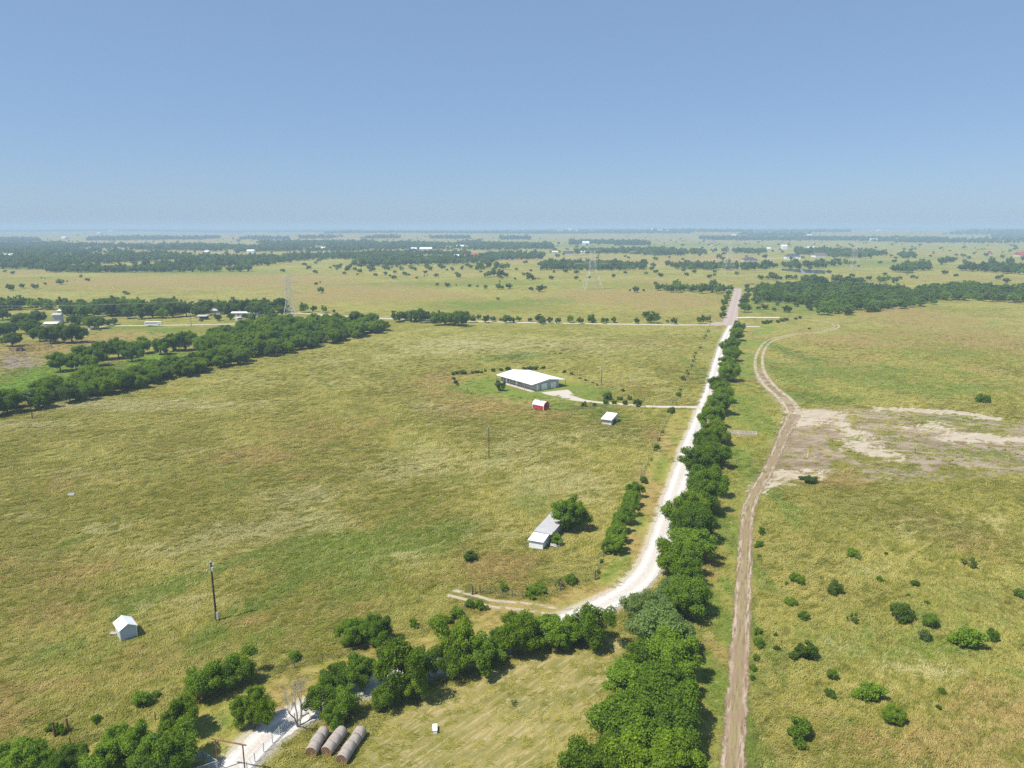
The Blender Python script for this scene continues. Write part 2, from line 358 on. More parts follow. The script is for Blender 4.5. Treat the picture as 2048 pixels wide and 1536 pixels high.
lush = blobs(LUSH) + .30 * sstep(-6, 10, yard) + 2.2 * sstep(-4, 2, clearing) + .35 * sstep(-2, 2, vergeR)
for _l in ([(380,1290),(560,1170),(760,1060),(1000,905)], [(395,1300),(575,1180),(775,1068),(1015,912)], [(0,1150),(200,1060),(480,960),(700,880)], [(250,1230),(480,1120),(640,1060),(900,950)]):
    lush = lush + .55 * np.exp(-(seg_dist([G2(*p) for p in _l]) / 1.3) ** 2)      # old wheel lines grown over
lush = lush + .45 * sstep(-1, 2, vergeL) * np.exp(-((d_road - 5.5) / 1.6) ** 2)
dry = 1.3 * blobs(DRY) + .36 * sstep(-1.5, 1.5, verge_s) + .30 * sstep(-1.5, 1.5, vergeL) + .10 * sstep(-1, 1, mown)
pale = 1.3 * blobs(PALE) + .1 * sstep(-1, 1, mown)
short = np.maximum.reduce([sstep(-1, 1, verge_s), sstep(-1, 1, vergeL), .7*sstep(-1, 1, vergeR), sstep(-1, 1, mown), .8*sstep(-3, 3, yard)])

nx, ny = len(XS), len(YS)
gz = hz(gx, gy)
idx = np.arange(nx * ny).reshape(ny, nx)
quads = np.stack([idx[:-1,:-1], idx[:-1,1:], idx[1:,1:], idx[1:,:-1]], -1).reshape(-1, 4)
gme = np_mesh('ground', np.stack([gx, gy, gz], 1), quads, {
    'lush': ('POINT', lush), 'dry': ('POINT', dry), 'pale': ('POINT', pale), 'short': ('POINT', short),
    'bare_big': ('POINT', np.clip(bare_big, -60, 60)), 'bare_solid': ('POINT', np.clip(bare_solid, -60, 60)), 'bare_boost': ('POINT', bare_boost),
    'mown': ('POINT', np.clip(mown, -60, 60)), 'plowed': ('POINT', np.clip(plowed, -60, 60)), 'd_road': ('POINT', np.clip(d_road, 0, 60))})
gme.shade_smooth()

def pasture_colour(nt, inst):
    """colour of the sward at a place, self-shadow of its grain painted in; the grass clumps read the same masks from their points"""
    def at(n):
        nd = nt.new('ShaderNodeAttribute'); nd.attribute_name = n; nd.attribute_type = 'INSTANCER' if inst else 'GEOMETRY'; return nd.outputs['Fac']
    P0 = nt.pos(); PW = nt.pos(.45, 1.0, 1.0, math.radians(36))     # lodged grass lies along one wind direction
    nb = nt.noise(P0, .010, 3); nm = nt.noise(P0, .05, 6, .62, .6); ns = nt.noise(PW, .28, 6, .68, 1.8)
    ntf = nt.noise(PW, 1.25, 6, .72, 2.2); nf = nt.noise(P0, 4.0, 4, .7, .6)
    S = at('short')
    A = lambda n, k: nt.math('MULTIPLY', nt.math('SUBTRACT', n, .5), k)
    add = lambda *a: a[0] if len(a) == 1 else nt.math('ADD', a[0], add(*a[1:]))
    c = nt.mix(nt.ramp(add(nm, A(nb, .8), A(ns, .9)), .36, .66), (.292,.284,.050), (.478,.420,.116))
    ml = nt.ramp(add(nt.math('MULTIPLY', at('lush'), 1.35), A(nm, 3.2), A(ns, 2.4), A(nb, .8)), .22, .85)
    c = nt.mix(nt.math('MULTIPLY', ml, .92), c, nt.mix(nt.ramp(ntf, .3, .7), (.130,.205,.028), (.255,.328,.050)))
    c = nt.mix(nt.ramp(add(at('lush'), A(nm, 1.0)), 1.25, 1.9), c, nt.mix(nt.ramp(ntf, .3, .7), (.150,.300,.024), (.250,.420,.042)))
    md = nt.ramp(add(nt.math('MULTIPLY', at('dry'), 1.2), A(nm, -3.0), A(ns, 2.2), A(nb, -.8)), .22, 1.0)
    c = nt.mix(nt.math('MULTIPLY', md, .9), c, nt.mix(nt.ramp(ntf, .3, .7), (.360,.250,.080), (.500,.372,.142)))
    mp = nt.ramp(add(at('pale'), A(ns, 3.4), A(ntf, 2.4), A(nm, 1.0)), .40, 1.0)
    c = nt.mix(nt.math('MULTIPLY', mp, .85), c, (.54,.49,.23))
    k = nt.math('SUBTRACT', 1.0, nt.math('MULTIPLY', S, .6))
    c = nt.mix(nt.math('MULTIPLY', nt.ramp(add(ntf, A(ns, .9)), .52, .30), nt.math('MULTIPLY', k, .85)), c, (.150,.166,.028))  # dark green in the low grain paints the grass's self-shadow
    c = nt.mix(nt.math('MULTIPLY', nt.ramp(add(ntf, A(nf, .6)), .55, .72), nt.math('MULTIPLY', k, .6)), c, (.55,.475,.19))
    c = nt.mix(nt.math('MULTIPLY', nt.ramp(nf, .55, .80), .35), c, (.60,.52,.25))
    c = nt.mix(nt.math('MULTIPLY', nt.ramp(nf, .45, .22), .45), c, (.085,.10,.016))  # finer grain darkened too, self-shadow put into the colour
    return c, dict(nb=nb, nm=nm, ns=ns, ntf=ntf, nf=nf, A=A, add=add, at=at, k=k, P0=P0)

def ground_mat():
    m, nt, p = mat_base('pasture')
    c, e = pasture_colour(nt, False); c = nt.mix(.24, c, (.035,.04,.012)); ns, ntf, nm, nf, A, add, at, k = (e[q] for q in ('ns','ntf','nm','nf','A','add','at','k'))  # sward sheet mixed darker all over, painting in shade between grass clumps
    # raked hay lines on the mown paddock, curving with the rake
    g = nt.pos(.10, 1.0, 1, math.radians(46)); wn_ = nt.noise(g, 1.5, 4, .60, .5); wn2 = nt.noise(nt.pos(.16, 1.0, 1, math.radians(52)), 4.0, 4, .65, .6)
    mm = nt.ramp(add(at('mown'), A(nm, 3)), -.5, 2.0)
    c = nt.mix(nt.math('MULTIPLY', mm, .55), c, nt.mix(nt.ramp(nm, .38, .62), (.215,.185,.070), (.300,.225,.105)))
    c = nt.mix(nt.math('MULTIPLY', mm, nt.math('MULTIPLY', nt.ramp(add(wn_, A(wn2, .7)), .50, .64), .75)), c, (.42,.34,.17))
    c = nt.mix(nt.math('MULTIPLY', mm, nt.math('MULTIPLY', nt.ramp(add(wn_, A(ns, .5)), .50, .36), .6)), c, (.20,.195,.062))
    # bare ground on the right, gravel thrown to the roadside, tilled plot
    PT = nt.pos(.55, 1.0, 1, math.radians(-12)); nd_ = nt.noise(PT, .16, 7, .68, 1.2)
    dirt = nt.mix(nt.ramp(nd_, .36, .62), (.25,.170,.100), (.43,.345,.235)); dirt = nt.mix(nt.ramp(add(ntf, A(ns, .6)), .52, .72), dirt, (.48,.41,.31))
    mb = nt.math('MULTIPLY', nt.ramp(add(at('bare_big'), A(ns, 14)), -4, 8), nt.ramp(add(nd_, nt.math('MULTIPLY', at('bare_boost'), .20), A(nm, 1.2), A(ntf, .9)), .40, .52))
    c = nt.mix(mb, c, dirt)
    bs = nt.math('MULTIPLY', nt.ramp(add(at('bare_solid'), A(ns, 17), A(ntf, 12), A(nd_, 18)), -.8, 2.2), nt.ramp(add(ntf, A(nd_, 1.5)), .24, .40))
    c = nt.mix(bs, c, nt.mix(nt.ramp(add(ns, A(nf, .6)), .3, .7), (.36,.29,.205), (.45,.39,.305)))
    gv = nt.math('MULTIPLY', nt.ramp(add(at('d_road'), A(ns, 2.5), A(nf, 2.0)), 3.6, 2.4), .7)
    c = nt.mix(gv, c, (.56,.50,.42))
    pl = nt.ramp(add(at('plowed'), A(nm, 6)), -2, 2); c = nt.mix(pl, c, (.30,.235,.19))
    nt.sock(p, 'Base Color', c); p.inputs['Roughness'].default_value = 1.0; p.inputs['Specular IOR Level'].default_value = .05
    h = add(nt.math('MULTIPLY', ntf, 1.0), nt.math('MULTIPLY', nf, .4), nt.math('MULTIPLY', ns, 1.4))
    kk = nt.math('MULTIPLY', nt.math('SUBTRACT', 1.0, bs), nt.math('ADD', .25, nt.math('MULTIPLY', k, .75)))
    b = nt.new('ShaderNodeBump', {'Height': h, 'Strength': nt.math('MULTIPLY', kk, .9), 'Distance': .7}); nt.sock(p, 'Normal', b.outputs[0])
    return m
M['ground'] = ground_mat()
ground = link('ground', gme, M['ground']); tag(ground, 'rolling pasture of green and straw-coloured grass', 'ground', kind='structure')

# ------------------------------------------------------------------ roads and tracks: strips a few millimetres proud, ragged edges
def strip_mat(name, kind):
    m, nt, p = mat_base(name)
    uv = nt.new('ShaderNodeUVMap').outputs[0]; sx = nt.new('ShaderNodeSeparateXYZ', {0: uv}); u = sx.outputs[0]   # -1 .. 1 across
    P0 = nt.pos(); n1 = nt.noise(P0, .35, 5, .65, .4); n2 = nt.noise(P0, 2.2, 5, .7); n3 = nt.noise(P0, .08, 3)
    au = nt.math('ABSOLUTE', u)
    A = lambda n, k: nt.math('MULTIPLY', nt.math('SUBTRACT', n, .5), k)
    rut = nt.ramp(nt.math('ABSOLUTE', nt.math('SUBTRACT', nt.math('ADD', au, A(n1, .12)), .45)), .22, .04)     # the two wheel paths
    if kind == 'gravel':
        c = nt.mix(nt.ramp(n2, .3, .7), (.44,.40,.355), (.60,.565,.52)); c = nt.mix(nt.math('MULTIPLY', nt.ramp(n1, .5, .72), .45), c, (.42,.35,.285))
        c = nt.mix(nt.math('MULTIPLY', rut, .6), c, (.68,.645,.60)); c = nt.mix(nt.math('MULTIPLY', nt.ramp(nt.math('ADD', au, A(n1, .4)), .22, .02), .3), c, (.42,.37,.31)); rag = .26
    elif kind == 'dirt':
        vy = nt.new('ShaderNodeMapping', {0: uv}); vy.inputs['Scale'].default_value = (3.2, 1.1, 1); st = nt.noise(vy.outputs[0], 2.0, 6, .7, .3)
        c = nt.mix(nt.ramp(st, .34, .64), (.17,.115,.068), (.32,.25,.165)); c = nt.mix(nt.math('MULTIPLY', rut, nt.ramp(nt.math('ADD', n1, A(st, 1.2)), .40, .62)), c, nt.mix(n2, (.33,.25,.17), (.50,.43,.33))); c = nt.mix(nt.math('MULTIPLY', nt.ramp(nt.math('ADD', n1, A(n3, 1.4)), .52, .66), .8), c, (.25,.175,.115))
        gr = nt.math('MULTIPLY', nt.ramp(nt.math('ADD', au, A(n1, .9)), .30, .06), nt.ramp(nt.math('ADD', n2, A(st, .8)), .40, .58))
        c = nt.mix(nt.math('MULTIPLY', gr, .75), c, (.24,.215,.08)); rag = .55
    elif kind == 'paved':
        c = nt.mix(nt.ramp(n2, .3, .7), (.31,.245,.21), (.41,.335,.29)); c = nt.mix(nt.math('MULTIPLY', rut, .4), c, (.46,.38,.33)); rag = .06
    elif kind == 'twotrack':
        c = nt.mix(nt.ramp(n2, .3, .7), (.34,.27,.17), (.48,.40,.28)); rag = .35
    else:
        c = nt.mix(nt.ramp(n2, .3, .7), (.40,.35,.28), (.56,.51,.44)); c = nt.mix(nt.math('MULTIPLY', nt.ramp(n1, .5, .75), .5), c, (.42,.36,.29)); rag = .2
    nt.sock(p, 'Base Color', c); p.inputs['Roughness'].default_value = .95; p.inputs['Specular IOR Level'].default_value = .1
    b = nt.new('ShaderNodeBump', {'Height': nt.math('ADD', n2, nt.math('MULTIPLY', n1, .5)), 'Strength': .5, 'Distance': .08}); nt.sock(p, 'Normal', b.outputs[0])
    e = nt.math('ADD', au, nt.math('ADD', A(n1, rag * 1.6), A(n2, rag)))
    edge = nt.ramp(e, 1.0 - rag * .9, 1.0 - rag * .55)
    if kind == 'twotrack':
        edge = nt.math('MAXIMUM', edge, nt.math('SUBTRACT', 1.0, nt.ramp(nt.math('ABSOLUTE', nt.math('SUBTRACT', nt.math('ADD', au, A(n1, .5)), .5)), .30, .12)))
        edge = nt.math('MAXIMUM', edge, nt.ramp(n1, .50, .38))
    tr = nt.new('ShaderNodeBsdfTransparent'); mx = nt.new('ShaderNodeMixShader', {0: edge, 1: p.outputs[0], 2: tr.outputs[0]})
    nt.l.new(mx.outputs[0], nt.n['Material Output'].inputs[0])
    return m

def strip(name, pts, half, mat, z, label, cat):
    P = np.array(pts); T = np.gradient(P, axis=0); T /= np.linalg.norm(T, axis=1)[:, None]; Nn = np.stack([T[:,1], -T[:,0]], 1)
    hw = np.array([half(i / (len(P)-1)) if callable(half) else half for i in range(len(P))])
    us = np.linspace(-1, 1, 7); v = []; uv = []
    s = 0
    for i in range(len(P)):
        if i: s += np.hypot(*(P[i] - P[i-1]))
        for q in us:
            x, y = P[i] + Nn[i] * q * hw[i]; v.append((x, y, z + float(hz(x, y)))); uv.append((q, s * .1))
    k = len(us); f = [(i*k+j, i*k+j+1, (i+1)*k+j+1, (i+1)*k+j) for i in range(len(P)-1) for j in range(k-1)]
    me = np_mesh(name, v, f); ul = me.uv_layers.new(name='UVMap'); li = np.zeros(len(me.loops), np.int32); me.loops.foreach_get('vertex_index', li)
    ul.data.foreach_set('uv', np.array(uv, np.float32)[li].ravel())
    return tag(link(name, me, mat), label, cat, kind='structure')

M['gravel'] = strip_mat('white_gravel', 'gravel'); M['dirt'] = strip_mat('dirt_wheel_track', 'dirt'); M['paved'] = strip_mat('worn_chip_seal', 'paved')
M['drive'] = strip_mat('crushed_stone_drive', 'drive'); M['two'] = strip_mat('pale_wheel_ruts', 'twotrack')
strip('gravel_road', ROAD, lambda t: 2.55, M['gravel'], .012, 'white gravel road curving down past the tree row', 'road')
strip('dirt_track', TRACK, lambda t: 2.2 + 1.2*max(0, (t-.7)/.3), M['dirt'], .008, 'brown two-rut dirt track running beside the tree row', 'track')
strip('dirt_track', TRACK2, lambda t: 4.2 - 1.6*min(1, t*2), M['two'], .008, 'curving rutted dirt track beyond the bare ground', 'track')
strip('house_drive', DRIVE, lambda t: 1.5 + 5.5*max(0, (t-.62)/.38)**1.3 + 2.5*max(0, 1-t/.06), M['drive'], .016, 'pale stone drive leading to the long white-roofed house', 'driveway')
strip('country_road', CROSS, 2.6, M['drive'], .012, 'thin pale road crossing behind the big pasture', 'road')
strip('farm_drive', FARMDR, 1.9, M['drive'], .016, 'pale farmstead drive below the farm trees', 'driveway')
strip('paved_road', PAVED, lambda t: 5.2 - 1.3*min(1, t*3), M['paved'], .020, 'pinkish worn paved road running straight away', 'road')
strip('pasture_track', TWOTRK, 2.0, M['two'], .008, 'faint pair of pale ruts turning off the gravel road', 'track')
strip('paved_road', [G2(1380,649.8), G2(1405,649.5), G2(1430,648.5), G2(1448,645)], lambda t: 2.7 + 2*t, M['paved'], .024, 'pinkish paved apron where the cross road joins', 'road')
strip('gate_apron', [G2(1474,635.5), G2(1500,634.5), G2(1530,635), G2(1560,635)], 3.4, M['gravel'], .024, 'white gravel apron opposite the road junction', 'driveway')
strip('gravel_road', spline([G2(1352,1047), G2(1340,1090), G2(1322,1130)], 1.5), 1.2, M['drive'], .006, 'narrow gravel shoulder under the roadside trees', 'road')
for a in [[(1050,519),(1120,516),(1200,511)], [(1400,520),(1450,518),(1490,520)], [(1520,518),(1575,514.5)], [(1380,496),(1425,493)], [(410,508),(460,505),(520,503)]]:
    strip('far_lane', [G2(*p) for p in a], 3.5, M['drive'], .03, 'pale lane reaching distant houses across the plain', 'lane')
strip('stone_yard', [G2(1186,524), G2(1215,522), G2(1245,522.5)], 9.0, M['gravel'], .03, 'white gravel pad beside the tree line behind the pylon', 'yard')

# pond
pm, pnt, pp = mat_base('pond_water'); pp.inputs['Base Color'].default_value = (.10,.12,.13,1); pp.inputs['Roughness'].default_value = .06; pp.inputs['Specular IOR Level'].default_value = .6
pnt.sock(pp, 'Normal', pnt.new('ShaderNodeBump', {'Height': pnt.noise(pnt.pos(), .8, 3), 'Strength': .08, 'Distance': .1}).outputs[0])
mb = MB(); ring = []
for k in range(28):
    t = 2*math.pi*k/28; r = 1 + .12*math.sin(3*t + 1) + .07*math.sin(7*t)
    c0 = G(1612, 542); ring.append((c0[0] + 29*r*math.cos(t), c0[1] + 55*r*math.sin(t), .02))
mb.add(ring, [tuple(range(28))]); tag(mb.build('pond', pm), 'grey-blue pond below the houses with dark roofs', 'pond', kind='structure')

# ------------------------------------------------------------------ trees: leaf-card crowns on lumpy lobes, tapered trunks with limbs
ICO_V, ICO_F = None, None
def _ico(sub):
    bm = bmesh.new(); bmesh.ops.create_icosphere(bm, subdivisions=sub, radius=1); bm.verts.ensure_lookup_table()
    v = np.array([p.co[:] for p in bm.verts]); f = np.array([[q.index for q in p.verts] for p in bm.faces]); bm.free(); return v, f
ICO1, ICO2 = _ico(1), _ico(2)

def crown_np(seed, lobes=42, cz=.95, hh=.62, lobe=(.24,.40), leaves=6500, leaf=.058, core=.72, fine=True, sub=5, spread=(.45,.80)):
    """unit crown: radius about 1, centre height cz, half height hh. returns verts, triangles, tint per face"""
    rg = np.random.default_rng(seed); C = []; Rr = []
    nbough = max(3, lobes // sub)
    for i in range(nbough):
        z = -.75 + 1.75*((i + rg.uniform(0,1)) / nbough); a = i*2.4 + rg.uniform(-.7,.7); s = math.sqrt(max(0, 1 - min(1, abs(z))**2)); r = rg.uniform(*spread)
        if z < -.3: r *= .9
        bc = np.array((s*math.cos(a)*r, s*math.sin(a)*r, cz + z*r*hh)); rb = rg.uniform(*lobe) * (.85 if z > .5 else 1)
        for q in range(sub):
            d = rg.standard_normal(3); d /= np.linalg.norm(d)
            C.append(bc + d*rb*rg.uniform(.35,.95)*(1,1,.8)); Rr.append(rb*rg.uniform(.42,.72))
    C = np.array(C); Rr = np.array(Rr)
    C[:,:2] *= 1 + .18*np.sin(np.arctan2(C[:,1], C[:,0])[:,None]*2 + seed)       # uneven outline
    V, F, T = [], [], []; nv = 0
    iv, jf = (ICO2 if fine else ICO1)
    if core > 0:
        for c, r in zip(C, Rr):
            w_ = iv * (r*core*(1 + .18*rg.standard_normal((len(iv),1)))) * np.array([1,1,.85]) + c
            V.append(w_); F.append(jf + nv); T.append(np.full(len(jf), rg.uniform(.2,.45))); nv += len(iv)
    share = Rr**2 / (Rr**2).sum()
    for k, (c, r) in enumerate(zip(C, Rr)):
        n = max(4, int(leaves * share[k] * 1.5)); d = rg.standard_normal((n,3)); d /= np.linalg.norm(d, axis=1)[:,None]
        p = c + d * (r * np.where(rg.random((n,1)) < .08, rg.uniform(1.1,1.5,(n,1)), rg.uniform(.78, 1.14, (n,1)))) * np.array([1,1,.88])
        keep = np.ones(n, bool)
        for c2, r2 in zip(C, Rr):
            if c2 is not c: keep &= (np.linalg.norm(p - c2, axis=1) > r2*.72)
        keep &= p[:,2] > .03
        p = p[keep]; d = d[keep]; n = len(p)
        if n == 0: continue
        nrm = d + .75*rg.standard_normal((n,3)); nrm[:,2] += .25; nrm /= np.linalg.norm(nrm, axis=1)[:,None]
        a = np.cross(nrm, rg.standard_normal((n,3))); a /= np.linalg.norm(a, axis=1)[:,None]; b = np.cross(nrm, a)
        L = leaf * rg.uniform(.6, 1.35, (n,1)); W = L * rg.uniform(.45, .75, (n,1)); bend = nrm * L * .25
        V.append(np.stack([p - a*L - bend, p + b*W, p + a*L - bend, p - b*W], 1).reshape(-1,3))
        q = np.arange(n)*4 + nv; F.append(np.stack([q,q+1,q+2],1)); F.append(np.stack([q,q+2,q+3],1)); nv += 4*n
        base = rg.uniform(.18, .5); t = np.clip(base + .55*rg.random(n)**1.5, 0, 1); T.append(t); T.append(t)
    V = np.concatenate(V); k_ = 1.0 / np.percentile(np.hypot(V[:,0], V[:,1]), 98.5); V = V * (k_, k_, 1); C = C * (k_, k_, 1)
    return V, np.concatenate(F), np.concatenate(T), C

def crown_mesh(name, *a, **k):
    v, f, t, C = crown_np(*a, **k); return np_mesh(name, v, f, {'tint': ('FACE', t)}), C

def trunk_mesh(name, seed, C, r=.055, top=.85, stems=1):
    rg = random.Random(seed); mb = MB()
    for s in range(stems):
        off = (rg.uniform(-.08,.08)*(stems-1), rg.uniform(-.08,.08)*(stems-1))
        pts = [(off[0], off[1], -.03)]; n = 4
        for i in range(1, n+1): pts.append((off[0] + rg.uniform(-.05,.05)*i/2, off[1] + rg.uniform(-.05,.05)*i/2, top*i/n))
        for i in range(n): mb.beam(pts[i], pts[i+1], r*(1-.17*i)*(1.25 if i == 0 else 1), r*(1-.17*(i+1)), 7, False)
        sel = rg.sample(range(len(C)), min(7, len(C)))
        for j in sel:
            st = pts[rg.choice([2,3,4])]; e = C[j]; mid = tuple((st[q]*.5 + e[q]*.5) + (0,0,-.05)[q] for q in range(3))
            mb.beam(st, mid, r*.5, r*.34, 5, False); mb.beam(mid, tuple(e), r*.34, r*.1, 5, False)
    me = bpy.data.meshes.new(name); me.from_pydata(mb.v, [], mb.f); me.update(); me.shade_smooth(); return me

PROTO = {}
def protos(kind, n, tr, **kw):
    PROTO[kind] = []
    for i in range(n):
        sd_ = hash_seed(kind) + i*17
        cm, C = crown_mesh('crown', sd_, **kw); tm = trunk_mesh('trunk', sd_, C, **tr); cm.materials.append(M['leaf']); tm.materials.append(M['bark']); PROTO[kind].append((cm, tm))
def hash_seed(s): return sum(ord(c)*(i+3) for i, c in enumerate(s)) % 9973

protos('tree', 6, dict(r=.06, top=.9), lobes=90, lobe=(.26,.42), leaves=14500, leaf=.033, core=.62, cz=.84, hh=.76)
protos('loose', 4, dict(r=.045, top=.85), lobes=85, lobe=(.24,.40), leaves=10500, leaf=.034, core=.42, cz=.85, hh=.78, spread=(.40,.80))
protos('round', 3, dict(r=.06, top=.8), lobes=90, lobe=(.26,.42), leaves=13500, leaf=.034, core=.62, hh=.82, cz=.90)
protos('shrub', 5, dict(r=.05, top=.4, stems=2), lobes=44, sub=4, lobe=(.26,.50), spread=(.28,.78), leaves=4200, leaf=.055, core=.4, cz=.52, hh=.58)
protos('sparse', 3, dict(r=.035, top=.5, stems=3), lobes=24, sub=3, lobe=(.2,.36), leaves=1500, leaf=.06, core=0, cz=.62, hh=.65, spread=(.5,.95))

ORD = 'first second third fourth fifth sixth seventh eighth ninth tenth eleventh twelfth thirteenth fourteenth fifteenth sixteenth seventeenth eighteenth nineteenth twentieth'.split()
ORD += ['twenty-' + w for w in ORD[:9]] + ['thirtieth', 'thirty-first']
TREES = []; SHRUBS = []
rng = random.Random(7)
def plant(lst, px, py, wpx, label, group, kind='tree', hr=1.0, mat='leaf', name='tree', cz=.85):
    """crown centre at the pixel, crown width in photograph pixels"""
    wpx = wpx * (1.0 if lst is SHRUBS else 1.16 if kind == 'loose' else 1.08); g = G(px, py); r = .5 * wpx * mpp(g)
    for _ in range(3):
        g = G(px, py, cz * r * hr) if g[1] < 2200 else g; r = .5 * wpx * mpp(g)
    lst.append(dict(x=g[0], y=g[1], r=r, hr=hr, label=label, group=group, kind=kind, mat=mat, name=name, app=wpx))

def plant_w(lst, x, y, r, label, group, kind='tree', hr=1.0, mat='leaf', name='tree'):
    z = float(hz(x, y)); lst.append(dict(x=x, y=y, r=r, hr=hr, label=label, group=group, kind=kind, mat=mat, name=name, app=2*r/mpp((x, y, z))))

# row along the right side of the gravel road
L = ('leafy green tree in the dense row between white gravel road and dirt track', 'trees in the row beside the gravel road')
for i, (x, y, wd) in enumerate([(1180,1535,160),(1285,1525,175),(1350,1508,140),(1262,1448,150),(1342,1432,140),(1262,1366,105),(1330,1370,150),(1345,1312,135),(1292,1310,90)]):
    plant(TREES, x, y, wd, 'big broad roadside tree beside the mown paddock, ' + ORD[i] + ' towards the road bend', L[1], kind='tree', hr=.95, mat='leaf_bright' if i in (0,1,2) else 'leaf')
for i, (x, y, wd) in enumerate([(1372,1195,95),(1372,1150,95),(1358,1122,100),(1388,1085,92),(1385,1050,90),(1378,1018,96),(1408,992,90),(1418,955,78),(1402,925,76),(1425,905,70),(1412,884,66),(1430,862,62),
                                (1424,832,58),(1440,806,58),(1446,782,52),(1436,768,46),(1458,744,46),(1456,726,40),(1464,706,40),(1463,690,42),(1472,668,32),(1476,652,28)]):
    plant(TREES, x, y, wd, 'leafy tree of the roadside row, ' + ORD[21-i] + ' from the paved road junction', L[1], kind='tree' if i % 4 else 'round', hr=.92, mat=('leaf', 'leaf', 'leaf_bright')[i % 3])
L = ('pale vine-covered tree in the roadside row near the road bend', 'vine-covered roadside trees')
for (x, y, wd), q in zip([(1325,1250,130),(1300,1215,95),(1350,1178,80)], ['largest pale vine-covered tree by the road bend','pale vine-covered tree leaning nearest the gravel bend','smallest pale vine-covered tree above the road bend']): plant(TREES, x, y, wd, q, L[1], kind='tree', hr=.9, mat='leaf_pale')
L = ('tree beside the pinkish paved road beyond the junction', 'trees beside the paved road')
for x, y, wd in [(1490,613,27),(1489,601,19),(1493,591,19),(1497,580,17),(1506,578,12),(1446,629,15),(1447,617,15),(1449,604,18),(1454,594,16),(1458,585,13),(1461,575,14),(1494,572,12)]:
    plant(TREES, x, y, wd, *L, hr=.95, mat='leaf')
# trees along the driveway at the bottom
L = ('tall loose green tree overhanging the shaded stretch of gravel road', 'trees overhanging the gravel road below the bend')
for i, (x, y, wd, k) in enumerate([(1183,1246,88,'loose'),(1128,1262,74,'tree'),(1085,1258,82,'tree'),(1035,1266,92,'round'),(1000,1280,60,'tree'),(918,1285,104,'loose'),(962,1310,80,'loose'),(905,1318,70,'loose'),
                                   (800,1328,116,'loose'),(832,1362,70,'loose'),(720,1345,78,'tree'),(672,1356,76,'tree'),(640,1395,70,'loose'),(690,1402,66,'loose'),(668,1432,50,'loose'),(858,1322,66,'loose'),(768,1392,52,'loose'),(985,1304,58,'tree'),(1158,1258,58,'tree')]):
    plant(TREES, x, y, wd, ('loose' if k == 'loose' else 'dense') + ' green tree overhanging the gravel road, ' + ORD[i] + ' from the road bend', L[1], kind=k, hr=1.15 if k == 'loose' else 1.0, mat='leaf_bright' if i in (3,5,8,9) else 'leaf')
plant(TREES, 505, 1418, 84, 'bright upright tree standing alone beside the white drive', None, 'round', 1.15, 'leaf_bright')
plant(TREES, 360, 1432, 84, 'bright yellow-green tree beside the pipe gate', None, 'round', 1.1, 'leaf_bright')
L = ('broad green tree in the thicket behind the pipe gate', 'thicket behind the pipe gate')
for i, (x, y, wd) in enumerate([(330,1500,130),(255,1490,110),(205,1525,90),(140,1522,82),(92,1530,70),(45,1520,100),(10,1512,70),(300,1545,120)]): plant(TREES, x, y, wd, 'broad green tree in the thicket, ' + ORD[i] + ' from the blue-grey pipe gate', L[1], hr=1.0, mat='leaf')
L = ('willowy tree on the pasture fence line below the small white shed', 'willowy trees on the pasture fence')
for x, y, wd in [(405,1362,78),(438,1350,64),(474,1332,72)]: plant(TREES, x, y, wd, *L, kind='loose', hr=1.05, mat='leaf')
L = ('round leafy tree of the pair on the pasture fence above the driveway', 'pair of trees on the fence')
for x, y, wd in [(708,1262,72),(752,1260,76)]: plant(TREES, x, y, wd, *L, hr=.95, mat='leaf')
plant(TREES, 1143, 1028, 78, 'dark round tree growing against the long grey tin shed', None, 'round', .95, 'leaf')
plant(TREES, 1001, 770, 24, 'small lawn tree in front of the white-roofed house', None, 'round', 1.05, 'leaf_dark')
plant(TREES, 1111, 1077, 28, 'small bright tree at the front corner of the grey tin shed', None, 'round', 1.1, 'leaf_bright')
L = ('green tree in the short hedge between pasture and gravel road', 'short hedge left of the gravel road')
for x, y, wd in [(1270,978,36),(1262,996,38),(1262,1014,36),(1250,1030,40),(1240,1046,42),(1230,1064,44),(1228,1084,44)]: plant(TREES, x, y, wd, *L, hr=1.1, mat='leaf')
plant(TREES, 1210, 1092, 26, 'pale sparse sapling ending the short hedge by the gravel road', None, 'sparse', 1.2, 'leaf_pale')
# the hedgerow along the far cross road and the block of trees beyond
L = ('dark tree in the hedgerow along the pale cross road', 'hedgerow trees along the cross road')
for i in range(17): plant(TREES, 793 + i*8 + rng.uniform(-3,3), 636 - 7*math.exp(-((i-4)/4.0)**2) + rng.uniform(-2,2) , rng.uniform(20,32), *L, hr=rng.uniform(.95,1.25), mat='leaf')
for x, y, wd in [(930,637,16),(945,637,18),(958,633,12),(972,637,16),(987,637,14),(1003,639,10),(1013,637,20),(1024,639,16),(1036,637,14),(1060,639,10),(1078,636,22),(1085,640,16),(1100,639,14),(1116,640,14),(1140,637,18),(1160,640,14),(1182,636,20),(1187,641,12),(1206,640,14),(1213,640,12),(1228,639,14),(1274,641,12),(1308,634,26),(1300,638,16),(1348,641,14),(1404,638,18),(1416,637,14),(1335,642,8),(1292,628,18)]:
    plant(TREES, x, y, wd, *L, hr=rng.uniform(.9,1.2), mat='leaf_dark' if rng.random() < .4 else 'leaf')
L = ('dark tree in the straight block of trees beyond the tan field', 'block of trees beyond the tan field')
for i in range(17): plant(TREES, 1316 + i*8, 575 + rng.uniform(-2,1.5), rng.uniform(15,22), *L, hr=rng.uniform(.9,1.2), mat='leaf_dark')
for x, y, wd in [(1354,566,18),(1427,566,16),(1311,566,9),(1272,578,14),(1287,580,6),(1260,580,6)]: plant(TREES, x, y, wd, *L, hr=1.1, mat='leaf_dark')

